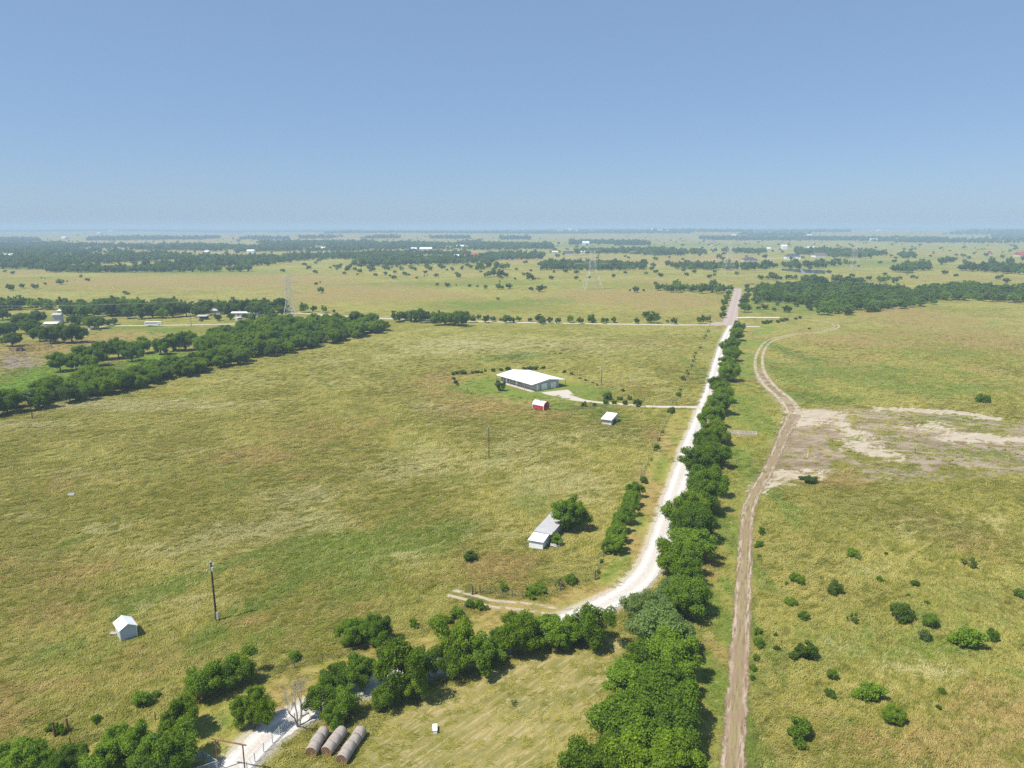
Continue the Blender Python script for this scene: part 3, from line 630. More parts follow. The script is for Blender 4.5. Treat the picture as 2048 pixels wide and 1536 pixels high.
def fill(lst, pxpoly, spacing, r, label, group, kind='tree', hr=(.85,1.15), mats=('leaf',), seed=1, gap=None, prob=1.0, name='tree'):
    pts = [G2(*p) for p in pxpoly]; xs = [p[0] for p in pts]; ys = [p[1] for p in pts]; rg = random.Random(seed); out = []
    area = (max(xs)-min(xs)) * (max(ys)-min(ys)); n = int(area / spacing**2 * 2.2)
    cand = np.array([(rg.uniform(min(xs),max(xs)), rg.uniform(min(ys),max(ys))) for _ in range(n)])
    if n == 0: return 0
    ok = inside(pts, cand[:,0], cand[:,1]); cand = cand[ok]
    cell = {}; k = 0
    for x, y in cand:
        key = (int(x // spacing), int(y // spacing)); bad = False
        for a in (-1,0,1):
            for b in (-1,0,1):
                for q in cell.get((key[0]+a, key[1]+b), ()):
                    if (q[0]-x)**2 + (q[1]-y)**2 < (spacing*.72)**2: bad = True
        if bad: continue
        if gap and (math.sin(x*gap + seed) * math.sin(y*gap*.7 + 1.7*seed) + .35*math.sin(x*gap*2.7)) > .45: continue
        if rg.random() > prob: continue
        cell.setdefault(key, []).append((x, y)); k += 1
        mk = rg.choice(mats); lb = label.replace('bushy tree', {'leaf': 'mid-green bushy tree', 'leaf_bright': 'bright green bushy tree', 'leaf_dark': 'dark green bushy tree'}[mk])
        plant_w(lst, x, y, rg.uniform(*r), lb, group, kind, rg.uniform(*hr), mk, name)
    return k

# creek wood on the left
L = ('bushy tree in the creek-side wood left of the big pasture', 'trees of the creek-side wood')
fill(TREES, [(-60,852),(60,822),(110,812),(260,784),(400,748),(520,718),(650,692),(785,662),(778,656),(640,680),(500,704),(380,733),(250,765),(120,795),(-60,825)], 5.3, (3.7,5.3), *L, hr=(.82,1.04), mats=('leaf','leaf','leaf','leaf_bright','leaf_dark'), seed=3)
fill(TREES, [(395,712),(420,690),(460,676),(540,660),(640,652),(700,650),(760,656),(640,684),(500,704),(420,722)], 6.2, (3.8,5.8), *L, hr=(.95,1.25), mats=('leaf','leaf','leaf_bright'), seed=4)
fill(TREES, [(60,800),(90,785),(140,768),(190,752),(225,752),(215,765),(150,790),(80,808)], 7.0, (3.4,5.0), *L, hr=(.8,1.1), mats=('leaf','leaf_bright'), seed=5)
for x, y, wd in [(118,722,44),(150,722,40),(165,705,40),(190,712,42),(205,698,44),(235,695,46),(262,702,44),(285,688,38),(320,690,40),(345,682,40),(370,680,42),(180,725,36)]: plant(TREES, x, y, wd, *L, hr=1.1, mat='leaf')
# farmstead trees
L = ('large dark shade tree around the distant farmstead buildings', 'farmstead trees')
for x, y, wd in [(23,677,38),(78,667,40),(98,668,46),(142,664,54),(60,652,40),(187,643,36),(214,644,20),(228,642,18),(150,638,30),(40,638,40),(75,632,36),(5,660,40),(20,655,34),(-5,612,26),(120,655,30),(172,640,26),(4,628,30)]: plant(TREES, x, y, wd, *L, hr=.9, mat='leaf_dark')
plant(TREES, 194, 655, 11, 'lone small tree on the green verge by the farm drive', None, 'round', 1.2, 'leaf_dark')
L = ('dark tree in the farmstead wood under the lattice pylon', 'farmstead wood')
fill(TREES, [(-40,616),(120,614),(140,620),(-40,622)], 9, (4.2,6.2), *L, hr=(.9,1.15), mats=('leaf','leaf_dark'), seed=6)
fill(TREES, [(130,626),(200,618),(300,617),(430,619),(480,622),(560,624),(575,630),(540,634),(430,632),(300,640),(230,640),(140,636)], 9, (4.2,6.4), *L, hr=(.9,1.2), mats=('leaf','leaf_dark','leaf_dark'), seed=8, prob=.8)
for x, y, wd in [(560,612,24),(528,605,22),(500,610,20),(575,612,10),(606,614,24),(628,616,14),(648,617,16),(668,622,8),(490,632,14),(505,634,20),(545,634,24),(525,634,20),(402,640,8),(462,632,16),(435,634,16)]: plant(TREES, x, y, wd, *L, hr=1.05, mat='leaf_dark')
# woods on the right
L = ('oak in the dark wood behind the tan field on the right', 'wood behind the tan field')
fill(TREES, [(1512,610),(1528,604),(1560,606),(1630,612),(1640,634),(1700,630),(1800,618),(1868,609),(1855,597),(1860,588),(1760,577),(1640,570),(1530,576),(1512,585)], 8.2, (3.6,5.6), *L, hr=(.75,1.0), mats=('leaf','leaf','leaf_dark'), seed=11)
fill(TREES, [(1850,600),(1950,602),(2120,612),(2120,590),(1960,578),(1880,576),(1850,580)], 8.2, (3.8,6), *L, hr=(.8,1.05), mats=('leaf','leaf_dark'), seed=12)
L = ('small round tree in the green glade before the dark wood', 'glade trees')
for x, y, wd in [(1517,615,10),(1530,613,16),(1548,618,11),(1575,617,20),(1555,607,11),(1620,614,18),(1593,608,14)]: plant(TREES, x, y, wd, *L, kind='round', hr=.8, mat='leaf_dark')
L = ('small bush in the thin hedge along the curving dirt track', 'thin hedge by the curving track')
for x, y, wd in [(1527,645,12),(1535,644,12),(1541,643,10),(1556,643,10),(1563,640,12),(1571,638,12),(1591,637,8),(1600,635,9),(1619,657,7)]: plant(SHRUBS, x, y, wd, *L, kind='shrub', hr=1.0, mat='leaf_dark', name='shrub', cz=.5)
# lone trees over the middle distance
L = ('lone dark tree scattered over the open pasture beyond the cross road', 'scattered pasture trees')
for x, y, wd in [(642,579,18),(632,567,8),(640,564,6),(720,541,14),(715,548,6),(789,543,10),(771,546,10),(780,551,6),(818,549,6),(833,555,6),(848,551,5),(855,550,4),(874,568,9),(895,569,13),(913,570,5),(939,571,9),(955,572,7),(971,573,11),(997,572,14),(1005,574,9),(1017,571,15),(1080,576,18),(1062,577,10),(1090,574,9),
                 (985,545,20),(1000,546,18),(972,549,14),(1060,553,16),(1055,547,9),(1068,557,9),(1030,557,6),(1152,555,10),(1160,561,4),(1175,537,8),(1131,541,12),(1140,538,8),(1000,562,5),(1195,547,4),(996,597,8),
                 (120,563,18),(70,572,16),(20,574,16),(43,571,12),(175,559,10),(162,552,8),(90,567,6),(25,545,9),(10,542,8),(250,585,10),(257,587,7),(90,556,5),(134,562,5),(82,555,5)]:
    plant(TREES, x, y, wd, *L, hr=rng.uniform(.75,1.05), mat='leaf_dark')
fill(TREES, [(560,548),(720,560),(1300,562),(1500,556),(1500,546),(1300,540),(900,538),(700,535),(560,538)], 46, (2.2,4.6), *L, hr=(.7,1.0), mats=('leaf_dark',), seed=21, prob=.9)
fill(TREES, [(600,537),(700,543),(1000,541),(930,536),(700,533)], 22, (2.6,5.0), *L, hr=(.7,1.0), mats=('leaf_dark',), seed=22, prob=.8)
fill(TREES, [(1500,560),(2100,572),(2100,550),(1500,545)], 60, (2.2,4.8), *L, hr=(.7,1.0), mats=('leaf_dark',), seed=23, prob=.8)
for x, y, wd in [(1522,554,14),(1548,553,18),(1560,555,12),(1577,553,14),(1590,554,14),(1612,560,30),(1640,562,34),(1675,556,26),(1700,561,30),(1720,560,20),(1762,558,20),(1775,556,16),(1790,559,18),(1800,555,10),(1826,553,10),(1834,555,7),(1647,545,9),(1580,530,16),(1595,532,14),(1620,535,12),(1550,530,14)]:
    plant(TREES, x, y, wd, *L, hr=.85, mat='leaf_dark')

# far woods and hedge lines (read as masses): these end in the single distant_trees object
FARL = ('far tree', 'far trees')
far = []
FW = [([(-80,535),(0,538),(180,541),(330,540),(430,535),(430,520),(330,512),(200,505),(100,500),(-80,498)], 12.5, (4.5,7.5), .011),
      ([(90,545),(180,546),(330,544.5),(330,541),(90,541)], 8, (4,6), None), ([(330,545),(500,543.5),(500,541),(330,541)], 11, (4,6), .02),
      ([(430,535),(560,531),(700,532),(760,534),(880,530),(985,528),(960,521),(860,519),(700,519),(560,518),(430,517)], 12.5, (4.5,7), .012),
      ([(200,500),(440,503),(480,498),(440,493),(200,494)], 14, (5,8), .01), ([(-80,500),(100,500),(210,494),(100,489),(-80,488)], 14, (5,8), None),
      ([(470,505),(600,503),(720,503),(720,497),(560,495),(470,498)], 14, (5,8), .012), ([(560,518),(700,518),(830,516),(940,514),(940,509),(800,508),(640,512)], 13, (4.5,7), .010),
      ([(960,522),(1080,519),(1090,511),(1000,511),(940,516)], 12, (4,6.5), .02),
      ([(945,539),(1080,540),(1200,542),(1290,540),(1290,534),(1200,531),(1080,531),(950,533)], 10, (4,6.5), None),
      ([(1322,538),(1400,541),(1540,541),(1540,536),(1400,533),(1325,531)], 11, (4,6), .013),
      ([(1560,540),(1640,537),(1700,530),(1660,528),(1560,533)], 16, (4,6), .02),
      ([(1785,546),(2120,551),(2120,543),(1990,540),(1900,540),(1800,538)], 11, (4.5,7), .016), ([(1880,530),(2120,534),(2120,527),(2000,523),(1890,524)], 12, (4.5,7.5), .014), ([(1800,541),(1860,541),(1850,534),(1810,534)], 12, (5,7), None),
      ([(1590,509),(1700,516),(1780,518),(1780,511),(1680,506),(1590,503)], 12, (4.5,7.5), None), ([(1800,517),(1830,517),(1828,512),(1806,512)], 12, (5,7), None), ([(1385,510),(1530,508),(1530,503),(1385,504)], 13, (4.5,7), .015),
      ([(1150,508),(1300,510),(1400,508),(1400,503),(1290,501),(1150,504)], 13, (4.5,7), .012), ([(1300,512),(1370,512),(1370,507),(1300,507)], 13, (5,7), None),
      ([(940,501),(1105,500),(1105,491),(960,489)], 15, (5,8), .012), ([(1140,490),(1300,491),(1300,485),(1140,484)], 16, (5,8), .010), ([(1230,492),(1290,492),(1290,488),(1230,488)], 12, (5,8), None),
      ([(700,500),(940,500),(940,492),(700,491)], 16, (5,8), .011), ([(520,494),(960,492),(960,486.5),(520,487)], 17, (6,9), .008), ([(-80,484),(80,484),(80,479),(-80,479)], 20, (6,9), None),
      ([(170,482),(440,479),(440,474.5),(200,477)], 22, (6,10), .006), ([(480,481),(580,480),(580,477),(480,477)], 20, (6,9), None), ([(600,478),(800,478),(800,475),(600,475)], 24, (6,10), .008), ([(860,478),(940,478.5),(940,475.5),(860,475)], 20, (6,9), None),
      ([(1000,480),(1060,480),(1060,476),(1000,476)], 18, (6,9), None), ([(1400,481),(1700,482),(1900,486),(2120,488),(2120,481),(1900,480),(1600,477.5),(1400,477)], 20, (6,10), .006), ([(1800,485),(1870,486),(1870,480),(1800,480)], 16, (6,9), None),
      ([(1480,473),(1620,472.5),(1620,469),(1480,470)], 24, (7,11), .005), ([(1880,470),(2120,470),(2120,464),(1920,465)], 30, (7,12), None), ([(1980,475),(2120,476),(2120,472),(1980,472)], 26, (7,11), None),
      ([(-80,464.5),(330,464),(700,464),(1050,465),(1050,463),(500,462),(-80,462.5)], 34, (8,12), .004), ([(650,468),(1100,467.5),(1100,465),(650,465)], 32, (8,12), .005), ([(1050,468),(1380,468),(1380,463),(1050,463)], 34, (8,12), .005),
      ([(1200,466),(1500,466),(1700,465),(1700,462),(1200,462)], 40, (8,13), .004), ([(1500,462),(1700,460),(1900,459),(1900,457.3),(1700,458),(1500,460)], 36, (8,12), None), ([(1900,461),(2120,462),(2120,459),(1900,458)], 45, (8,12), .003)]
for k, (poly, sp, r, gap) in enumerate(FW):
    fill(far, poly, sp, r, *FARL, hr=(.75,1.45), mats=('leaf_dark',), seed=40+k, gap=gap or .02, prob=.9)
for poly, sp in [([(-80,535),(2120,535),(2120,500),(-80,500)], 75), ([(-80,500),(2120,500),(2120,480),(-80,480)], 110), ([(-80,480),(2120,480),(2120,462.5),(-80,462.5)], 190)]:
    fill(far, poly, sp, (3,6.5), *FARL, hr=(.7,1.0), mats=('leaf_dark',), seed=90, prob=.7)

# shrubs
L = ('dark shrub dotted over the grassy field right of the dirt track', 'shrubs dotted over the right field')
for i, (x, y, wd) in enumerate([(1595,1156,36),(1573,1167,10),(1670,1178,38),(1705,1106,34),(1761,1159,18),(1772,1108,9),(1583,1204,28),(1607,1232,26),(1805,1226,56),(1862,1245,40),(1940,1277,70),(1555,1297,18),(1551,1270,12),(1665,1352,26),(1662,1388,28),(1742,1384,66),(1885,1382,18),(1876,1415,12),(1597,1465,70),(1830,1167,20),(1855,1205,12),(1985,1275,34),(1640,1180,8),(1815,1190,10),(1700,1440,8)]):
    lb = 'large dark shrub' if wd > 45 else 'mid-sized dark shrub' if wd > 25 else 'small dark shrub' if wd > 15 else 'tiny seedling shrub'
    plant(SHRUBS, x, y, wd, lb + ' dotted over the grassy field right of the dirt track', L[1], kind=('shrub','loose','shrub','shrub')[i%4], hr=(.95,1.1,1.05)[i%3], mat=('leaf','leaf','leaf_dark')[i%3], name='shrub', cz=.5)
plant(SHRUBS, 1940, 1127, 34, 'greyish sparse bush standing apart on the pale right slope', None, 'sparse', .9, 'leaf_dark', 'shrub', .5)
plant(SHRUBS, 2043, 1187, 30, 'greyish bush at the outer side of the right field', None, 'shrub', 1.0, 'leaf_dark', 'shrub', .5)
plant(SHRUBS, 1787, 1437, 46, 'bright yellow-green shrub in the right field', None, 'round', .9, 'leaf_bright', 'shrub', .5)
plant(SHRUBS, 1706, 1238, 24, 'thin bright sapling in the right field', None, 'sparse', 1.5, 'leaf_bright', 'shrub', .5)
plant(SHRUBS, 1850, 1272, 32, 'tall grey-green shrub behind the bright spreading one', None, 'shrub', 1.3, 'leaf_pale', 'shrub', .5)
plant(SHRUBS, 1605, 1302, 58, 'brownish rounded cedar shrub near the dirt track', None, 'shrub', .95, 'leaf_dark', 'shrub', .5)
plant(SHRUBS, 1618, 958, 42, 'low wide bush at the edge of the bare ground', None, 'shrub', .6, 'leaf_dark', 'shrub', .5)
plant(SHRUBS, 1967, 797, 32, 'lone round bush on the green slope above the bare ground', None, 'shrub', 1.0, 'leaf', 'shrub', .5)
L = ('bush growing along the right edge of the dirt track', 'bushes edging the dirt track')
for x, y, wd in [(1523,1063,20),(1519,1088,22),(1518,1112,12),(1516,1262,22),(1518,1285,28),(1512,1315,20),(1507,1335,18),(1505,1355,14)]: plant(SHRUBS, x, y, wd, *L, kind='shrub', hr=1.2, mat='leaf', name='shrub', cz=.5)
L = ('small shrub on the fence line left of the gravel road', 'shrubs along the roadside fence')
for x, y, wd in [(1288,960,20),(1297,930,7),(1303,919,8),(1313,893,13),(1311,900,9),(1318,879,10),(1325,864,9),(1340,822,15),(1357,789,14),(1360,780,9),(1367,757,12),(1374,742,8),(1376,747,9),(1384,731,9),(1388,714,10),(1386,722,9),(1391,706,7),(1400,695,8),(1409,676,6),(1412,671,6),(1416,662,8),(1203,1122,12),(1196,1143,14)]:
    plant(SHRUBS, x, y, wd, *L, kind='shrub' if wd > 10 else 'sparse', hr=1.2, mat='leaf', name='shrub', cz=.5)
L = ('shrub on the pasture fence between the ruts and the tin shed', 'shrubs on the lower pasture fence')
for x, y, wd in [(1007,1175,28),(1060,1186,32),(1080,1178,34),(1141,1160,36),(875,1246,40),(912,1226,36),(940,1208,28),(962,1212,30),(900,1240,24),(827,1248,26),(590,1312,30),(283,1398,44),(310,1390,24),(192,1438,24),(103,1456,26),(122,1461,32),(890,1262,28)]:
    plant(SHRUBS, x, y, wd, *L, kind='shrub', hr=1.1, mat='leaf', name='shrub', cz=.5)
plant(SHRUBS, 1119, 1168, 20, 'thin pale sapling beside the fence shrubs', None, 'sparse', 1.4, 'leaf_pale', 'shrub', .5)
plant(SHRUBS, 940, 1114, 36, 'lone flat-topped bush in the pasture left of the tin shed', None, 'loose', .75, 'leaf_dark', 'shrub', .5)
plant(SHRUBS, 1028, 1406, 18, 'tiny bright bush on the mown paddock', None, 'sparse', .9, 'leaf_bright', 'shrub', .5)
L = ('garden shrub along the yard edge behind the white-roofed house', 'yard edge shrubs')
for x, y, wd in [(906,747,13),(914,745,13),(925,744,16),(930,746,12),(945,745,9),(953,743,12),(962,744,9),(970,741,9),(986,740,13),(1003,739,11),(1016,737,14),(911,764,12),(915,769,10),(908,757,10),(1128,743,10),(1143,747,11),(1060,736,14),(1072,736,14),(1086,735,12),(1048,737,12)]:
    plant(SHRUBS, x, y, wd, *L, kind='shrub', hr=.95, mat='leaf_dark', name='shrub', cz=.5)
L = ('dark shrub clustered where the drive passes the yard gate', 'shrubs by the yard gate')
for x, y, wd in [(1214,793,22),(1212,803,14),(1240,797,13),(1260,797,12),(1250,805,14),(1276,805,20),(1168,809,14),(1188,810,11),(1343,820,15),(1228,804,12),(1246,781,9),(1276,812,10)]: plant(SHRUBS, x, y, wd, *L, kind='shrub', hr=1.25, mat='leaf_dark', name='shrub', cz=.5)
L = ('low grassy tussock bush in the green hollow behind the yard', 'low bushes behind the yard')
for x, y, wd in [(1120,706,9),(1110,707,7),(1098,708,6),(1185,765,9),(1172,760,9),(1160,756,9),(1195,770,8)]: plant(SHRUBS, x, y, wd, *L, kind='shrub', hr=.6, mat='leaf', name='shrub', cz=.5)

LIMIT = 300
TREES.sort(key=lambda d: -d['app']); SHRUBS.sort(key=lambda d: -d['app'])
def place(d, cat):
    o = empty(d['name'], (d['x'], d['y'], float(hz(d['x'], d['y']))), 0, d['label'], cat, d['group'])
    rg = random.Random(int(d['x']*31 + d['y']*17))
    o.rotation_euler = (0, 0, rg.uniform(0, 6.28)); o.scale = (d['r']*1.0, d['r']*rg.uniform(.88,1.05), d['r']*d['hr'])
    cm, tm = rg.choice(PROTO[d['kind']])
    c = link('crown', cm, None, o); c.material_slots[0].link = 'OBJECT'; c.material_slots[0].material = M[d['mat']]
    link('trunk', tm, None, o)
for d in TREES[:LIMIT]: place(d, 'tree')
for d in SHRUBS[:LIMIT]: place(d, 'shrub')
print('trees', len(TREES), 'shrubs', len(SHRUBS), 'far', len(far))

# everything past the limit and the far woods: one object that scatters lumpy crowns over its points
def scatter_group(name, col):
    ng = bpy.data.node_groups.new(name, 'GeometryNodeTree')
    for io in ('INPUT', 'OUTPUT'): ng.interface.new_socket('Geometry', in_out=io, socket_type='NodeSocketGeometry')
    N = ng.nodes; Lk = ng.links; gi = N.new('NodeGroupInput'); go = N.new('NodeGroupOutput'); ip = N.new('GeometryNodeInstanceOnPoints'); ci = N.new('GeometryNodeCollectionInfo')
    ci.inputs['Collection'].default_value = col; ci.inputs['Separate Children'].default_value = True; ci.inputs['Reset Children'].default_value = True; ip.inputs['Pick Instance'].default_value = True
    def na(nm, typ='FLOAT_VECTOR'):
        a = N.new('GeometryNodeInputNamedAttribute'); a.data_type = typ; a.inputs['Name'].default_value = nm; return a.outputs[0]
    Lk.new(gi.outputs[0], ip.inputs['Points']); Lk.new(ci.outputs[0], ip.inputs['Instance']); Lk.new(na('rot'), ip.inputs['Rotation']); Lk.new(na('scl'), ip.inputs['Scale'])
    Lk.new(na('pick', 'INT'), ip.inputs['Instance Index']); Lk.new(ip.outputs[0], go.inputs[0]); return ng

def scatter(name, label, cat, pos, rot, scl, pick, col, extra=None):
    n = len(pos); me = bpy.data.meshes.new(name); me.vertices.add(n); me.vertices.foreach_set('co', np.asarray(pos, np.float32).ravel())
    me.attributes.new('rot', 'FLOAT_VECTOR', 'POINT').data.foreach_set('vector', np.asarray(rot, np.float32).ravel())
    me.attributes.new('scl', 'FLOAT_VECTOR', 'POINT').data.foreach_set('vector', np.asarray(scl, np.float32).ravel())
    me.attributes.new('pick', 'INT', 'POINT').data.foreach_set('value', np.asarray(pick, np.int32))
    for an, arr in (extra or {}).items(): me.attributes.new(an, 'FLOAT', 'POINT').data.foreach_set('value', np.asarray(arr, np.float32))
    me.update(); o = link(name, me, None); o.modifiers.new('scatter', 'NODES').node_group = scatter_group(name + '_scatter', col); print(name, n)
    return tag(o, label, cat, kind='stuff')

low = bpy.data.collections.new('far_crowns')
for i in range(12):
    if i < 6: v, f, t, C = crown_np(500+i, sub=4, lobes=48, lobe=(.28,.46), leaves=1500, leaf=.075, core=.6, fine=False, cz=.84, hh=.76)
    else: v, f, t, C = crown_np(600+i, sub=2, lobes=10, lobe=(.40,.62), leaves=170, leaf=.17, core=.8, fine=False, cz=.75, hh=.65, spread=(.3,.65))
    me = np_mesh('far_crown_%02d' % i, v, f, {'tint': ('FACE', t)}); me.materials.append(M['leaf' if i % 3 == 0 else 'leaf_dark']); low.objects.link(bpy.data.objects.new('far_crown_%02d' % i, me))
rest = TREES[LIMIT:] + far; rg_ = np.random.default_rng(5); n_ = len(rest)
scatter('distant_trees', 'dark masses of far-off woods and hedge lines fading into the plain', 'trees',
        [(d['x'], d['y'], float(hz(d['x'], d['y']))) for d in rest], [(0, 0, a) for a in rg_.uniform(0, 6.28, n_)],
        [(d['r'], d['r'], d['r']*d['hr']) for d in rest], [rg_.integers(6) + (0 if d['app'] > 6 else 6) for d in rest], low)

# ------------------------------------------------------------------ dead tree by the drive
def dead_tree():
    g = G(596, 1452); t = empty('dead_tree', g, .4, 'bare grey dead tree forking beside the white drive', 'tree')
    rg = random.Random(4); tr = MB(); tw = MB()
    def grow(p, d, L, r, lev):
        q = p + d * L; (tr if lev < 2 else tw).beam(p, q, r, r*.68, 6 if lev < 2 else 4, False)
        if lev >= 6: return
        for k in range(2 if lev < 3 else 3):
            nd = d + np.array([rg.uniform(-.62,.62), rg.uniform(-.62,.62), rg.uniform(-.05,.35)]); nd /= np.linalg.norm(nd)
            grow(q, nd, L*rg.uniform(.62,.86), max(r*.62, .012), lev+1)
    for k in range(3):
        d = np.array([rg.uniform(-.35,.35), rg.uniform(-.35,.35), 1.0]); d /= np.linalg.norm(d)
        grow(np.array([rg.uniform(-.15,.15), rg.uniform(-.15,.15), -.1]), d, 1.75, .13, 0)
    tr.build('trunk', M['deadwood'], t, True); tw.build('twigs', M['deadwood'], t)
dead_tree()

# ------------------------------------------------------------------ the long white-roofed house. local x = length (away), y = width, origin at its near corner post
def house():
    A = G(1064, 784); u = (-.595, .804); rz = math.atan2(u[1], u[0])
    t = empty('farm_house', (A[0], A[1], 0), rz, 'long grey metal house with broad white roof and two garage doors', 'house')
    # local y axis points to -(width); width runs along -y
    Ln, W, EV, RG = 23.0, 16.4, 2.75, 3.95; w0, w1 = -2.0, -13.2; e0, e1 = .25, Ln-.25
    hgt = lambda y: EV + (RG-EV) * (1 - abs(y + W/2) / (W/2))
    b = MB()
    y0, y1, ym = w0, w1, -W/2
    prof = [(y0, 0), (y0, hgt(y0)-.06), (ym, RG-.06), (y1, hgt(y1)-.06), (y1, 0)]
    n = len(prof); v = [(e0, y, z) for y, z in prof] + [(e1, y, z) for y, z in prof]
    b.add(v, [tuple(range(n))[::-1], tuple(range(n, 2*n))] + [(i, (i+1) % n, n+(i+1) % n, n+i) for i in range(n)])
    b.build('wall', M['grey_wall'], t)
    g = MB(); g.add([(e0-.04, y, z + (.02 if z < .1 else -.02)) for y, z in prof] + [(e0-.005, y, z) for y, z in prof], [tuple(range(n)), tuple(range(n, 2*n))[::-1]] + [(i, (i+1) % n, n+(i+1) % n, n+i) for i in range(n)])
    g.build('gable_wall', M['gable_wall'], t)
    r = MB(); o = .15
    r.slab([(-o, .1, EV), (Ln+o, .1, EV), (Ln+o, ym, RG), (-o, ym, RG)], .10)
    r.slab([(-o, ym, RG), (Ln+o, ym, RG), (Ln+o, -W-.1, EV), (-o, -W-.1, EV)], .10)
    roof = r.build('roof', M['white_metal'], t)
    MB().slab([(-o-.02, ym+.22, RG+.01), (Ln+o+.02, ym+.22, RG+.01), (Ln+o+.02, ym, RG+.045), (-o-.02, ym, RG+.045)], .02).slab([(-o-.02, ym, RG+.045), (Ln+o+.02, ym, RG+.045), (Ln+o+.02, ym-.22, RG+.01), (-o-.02, ym-.22, RG+.01)], .02).build('ridge_cap', M['white_metal'], roof)
    MB().box(-.3, Ln+.2, w0+.01, .35, .0, .10).build('porch_slab', M['concrete'], t)
    MB().box(e0-.03, e1, w0+.012, w0+.05, .1, .42).build('brick_skirt', M['brick_base'], t)
    for i in range(6): MB().box(i*4.6-.07, i*4.6+.07, -.07, .07, .08, EV-.09).build('porch_post', M['post_grey'], t)
    for i in range(6): MB().box(i*4.6-.07, i*4.6+.07, -W-.02, -W+.12, .0, EV-.09).build('porch_post', M['post_grey'], t)
    def wall_piece(name, mat, x0, x1, z0, z1, th=.05, par=None): return MB().box(x0, x1, w0+.052, w0+.052+th, z0, z1).build(name, mat, par or t)
    for x0, x1, z0, z1 in [(2.2,2.95,1.0,1.9),(5.9,6.6,1.4,2.0),(9.0,9.7,.85,2.1),(10.1,10.8,.85,2.1),(13.2,14.0,.85,2.1),(15.6,16.5,.85,2.1),(17.1,18.0,.85,2.1),(19.4,20.2,.85,2.1),(21.2,22.0,.85,2.1)]:
        wv = wall_piece('window', M['white_paint'], x0-.08, x1+.08, z0-.08, z1+.08, .03); MB().box(x0, x1, w0+.083, w0+.095, z0, z1).build('pane', M['glass'], wv)
    for x0, x1 in [(11.6,12.6),(18.4,19.2)]:
        dv = wall_piece('door', M['white_paint'], x0, x1, .1, 2.2); MB().beam((x0+.1, w0+.16, 1.1), (x0+.1, w0+.1, 1.1), .035, n=6).build('handle', M['galv'], dv)
    def gable(name, mat, y_a, y_b, z0, z1, xx=-.10, par=None): return MB().box(e0+xx, e0-.045, y_b, y_a, z0, z1).build(name, mat, par or t)
    for ya, yb in [(-4.55,-7.55),(-9.05,-11.95)]:
        gd = gable('garage_door', M['white_paint'], ya, yb, .08, 2.55)
        for k in range(1, 4): MB().box(e0-.112, e0-.101, yb+.05, ya-.05, .08+k*.62-.02, .08+k*.62+.02).build('panel_joint', M['post_grey'], gd)
        gf = MB(); gf.box(e0-.13, e0-.05, ya, ya+.14, .02, 2.70).box(e0-.13, e0-.05, yb-.14, yb, .02, 2.70).box(e0-.13, e0-.05, yb, ya, 2.56, 2.70); gf.build('door_frame', M['dark_trim'], t)
    d2 = gable('door', M['white_paint'], -2.35, -3.2, .08, 2.15); MB().beam((e0-.16,-3.1,1.1), (e0-.1,-3.1,1.1), .035, n=6).build('handle', M['galv'], d2)
    MB().box(e0-.2, e0-.05, -12.75, -12.45, .1, .9).build('meter_box', M['post_grey'], t)
house()

def at_axis(name, corner, along, label, cat, group=None):
    """Empty at a corner point, local x towards `along`"""
    a = math.atan2(along[1]-corner[1], along[0]-corner[0]); return empty(name, (corner[0], corner[1], 0), a, label, cat, group)

# red gambrel shed
def red_barn():
    C, Lp = G(1087, 822.5), G(1068, 818.6)
    t = at_axis('gambrel_shed', C, Lp, 'small red barn shed with grey gambrel roof below the house lawn', 'shed')
    Ln, W = 4.7, 3.1; sgn = -1        # width to -y (away to the right)
    prof = [(0, .35), (0, 1.75), (-.42, 2.55), (-W/2, 3.0), (-W+.42, 2.55), (-W, 1.75), (-W, .35)]
    n = len(prof); b = MB(); b.add([(0, y, z) for y, z in prof] + [(Ln, y, z) for y, z in prof], [tuple(range(n))[::-1], tuple(range(n, 2*n))] + [(i, (i+1) % n, n+(i+1) % n, n+i) for i in range(n)])
    b.build('wall', M['red_paint'], t)
    rp = [(.10, 1.72), (-.36, 2.62), (-W/2, 3.08), (-W+.36, 2.62), (-W-.10, 1.72)]
    r = MB()
    for i in range(4):
        (ya, za), (yb, zb) = rp[i], rp[i+1]; r.slab([(-.12, ya, za), (Ln+.12, ya, za), (Ln+.12, yb, zb), (-.12, yb, zb)], .05)
    roof = r.build('roof', M['barn_roof'], t); MB().box(Ln*.45, Ln*.45+.25, -W/2+.25, -W/2+.5, 2.9, 3.22).build('vent', M['post_grey'], roof)
    for x, y in [(-.02, .02), (Ln+.02, .02), (-.02, -W-.02)]: MB().box(x-.07, x+.07, y-.06, y+.06, .35, 1.70).build('corner_trim', M['white_paint'], t)
    dr = MB().box(-.04, -.005, -W+.75, -.75, .4, 2.15).build('door', M['red_paint'], t); MB().box(-.055, -.042, -W/2-.03, -W/2+.03, .45, 2.1).build('seam', M['dark_trim'], dr)
    for x in (.2, Ln/2, Ln-.2):
        for y in (-.2, -W+.2): MB().box(x-.1, x+.1, y-.1, y+.1, -.05, .36).build('block', M['concrete'], t)
red_barn()

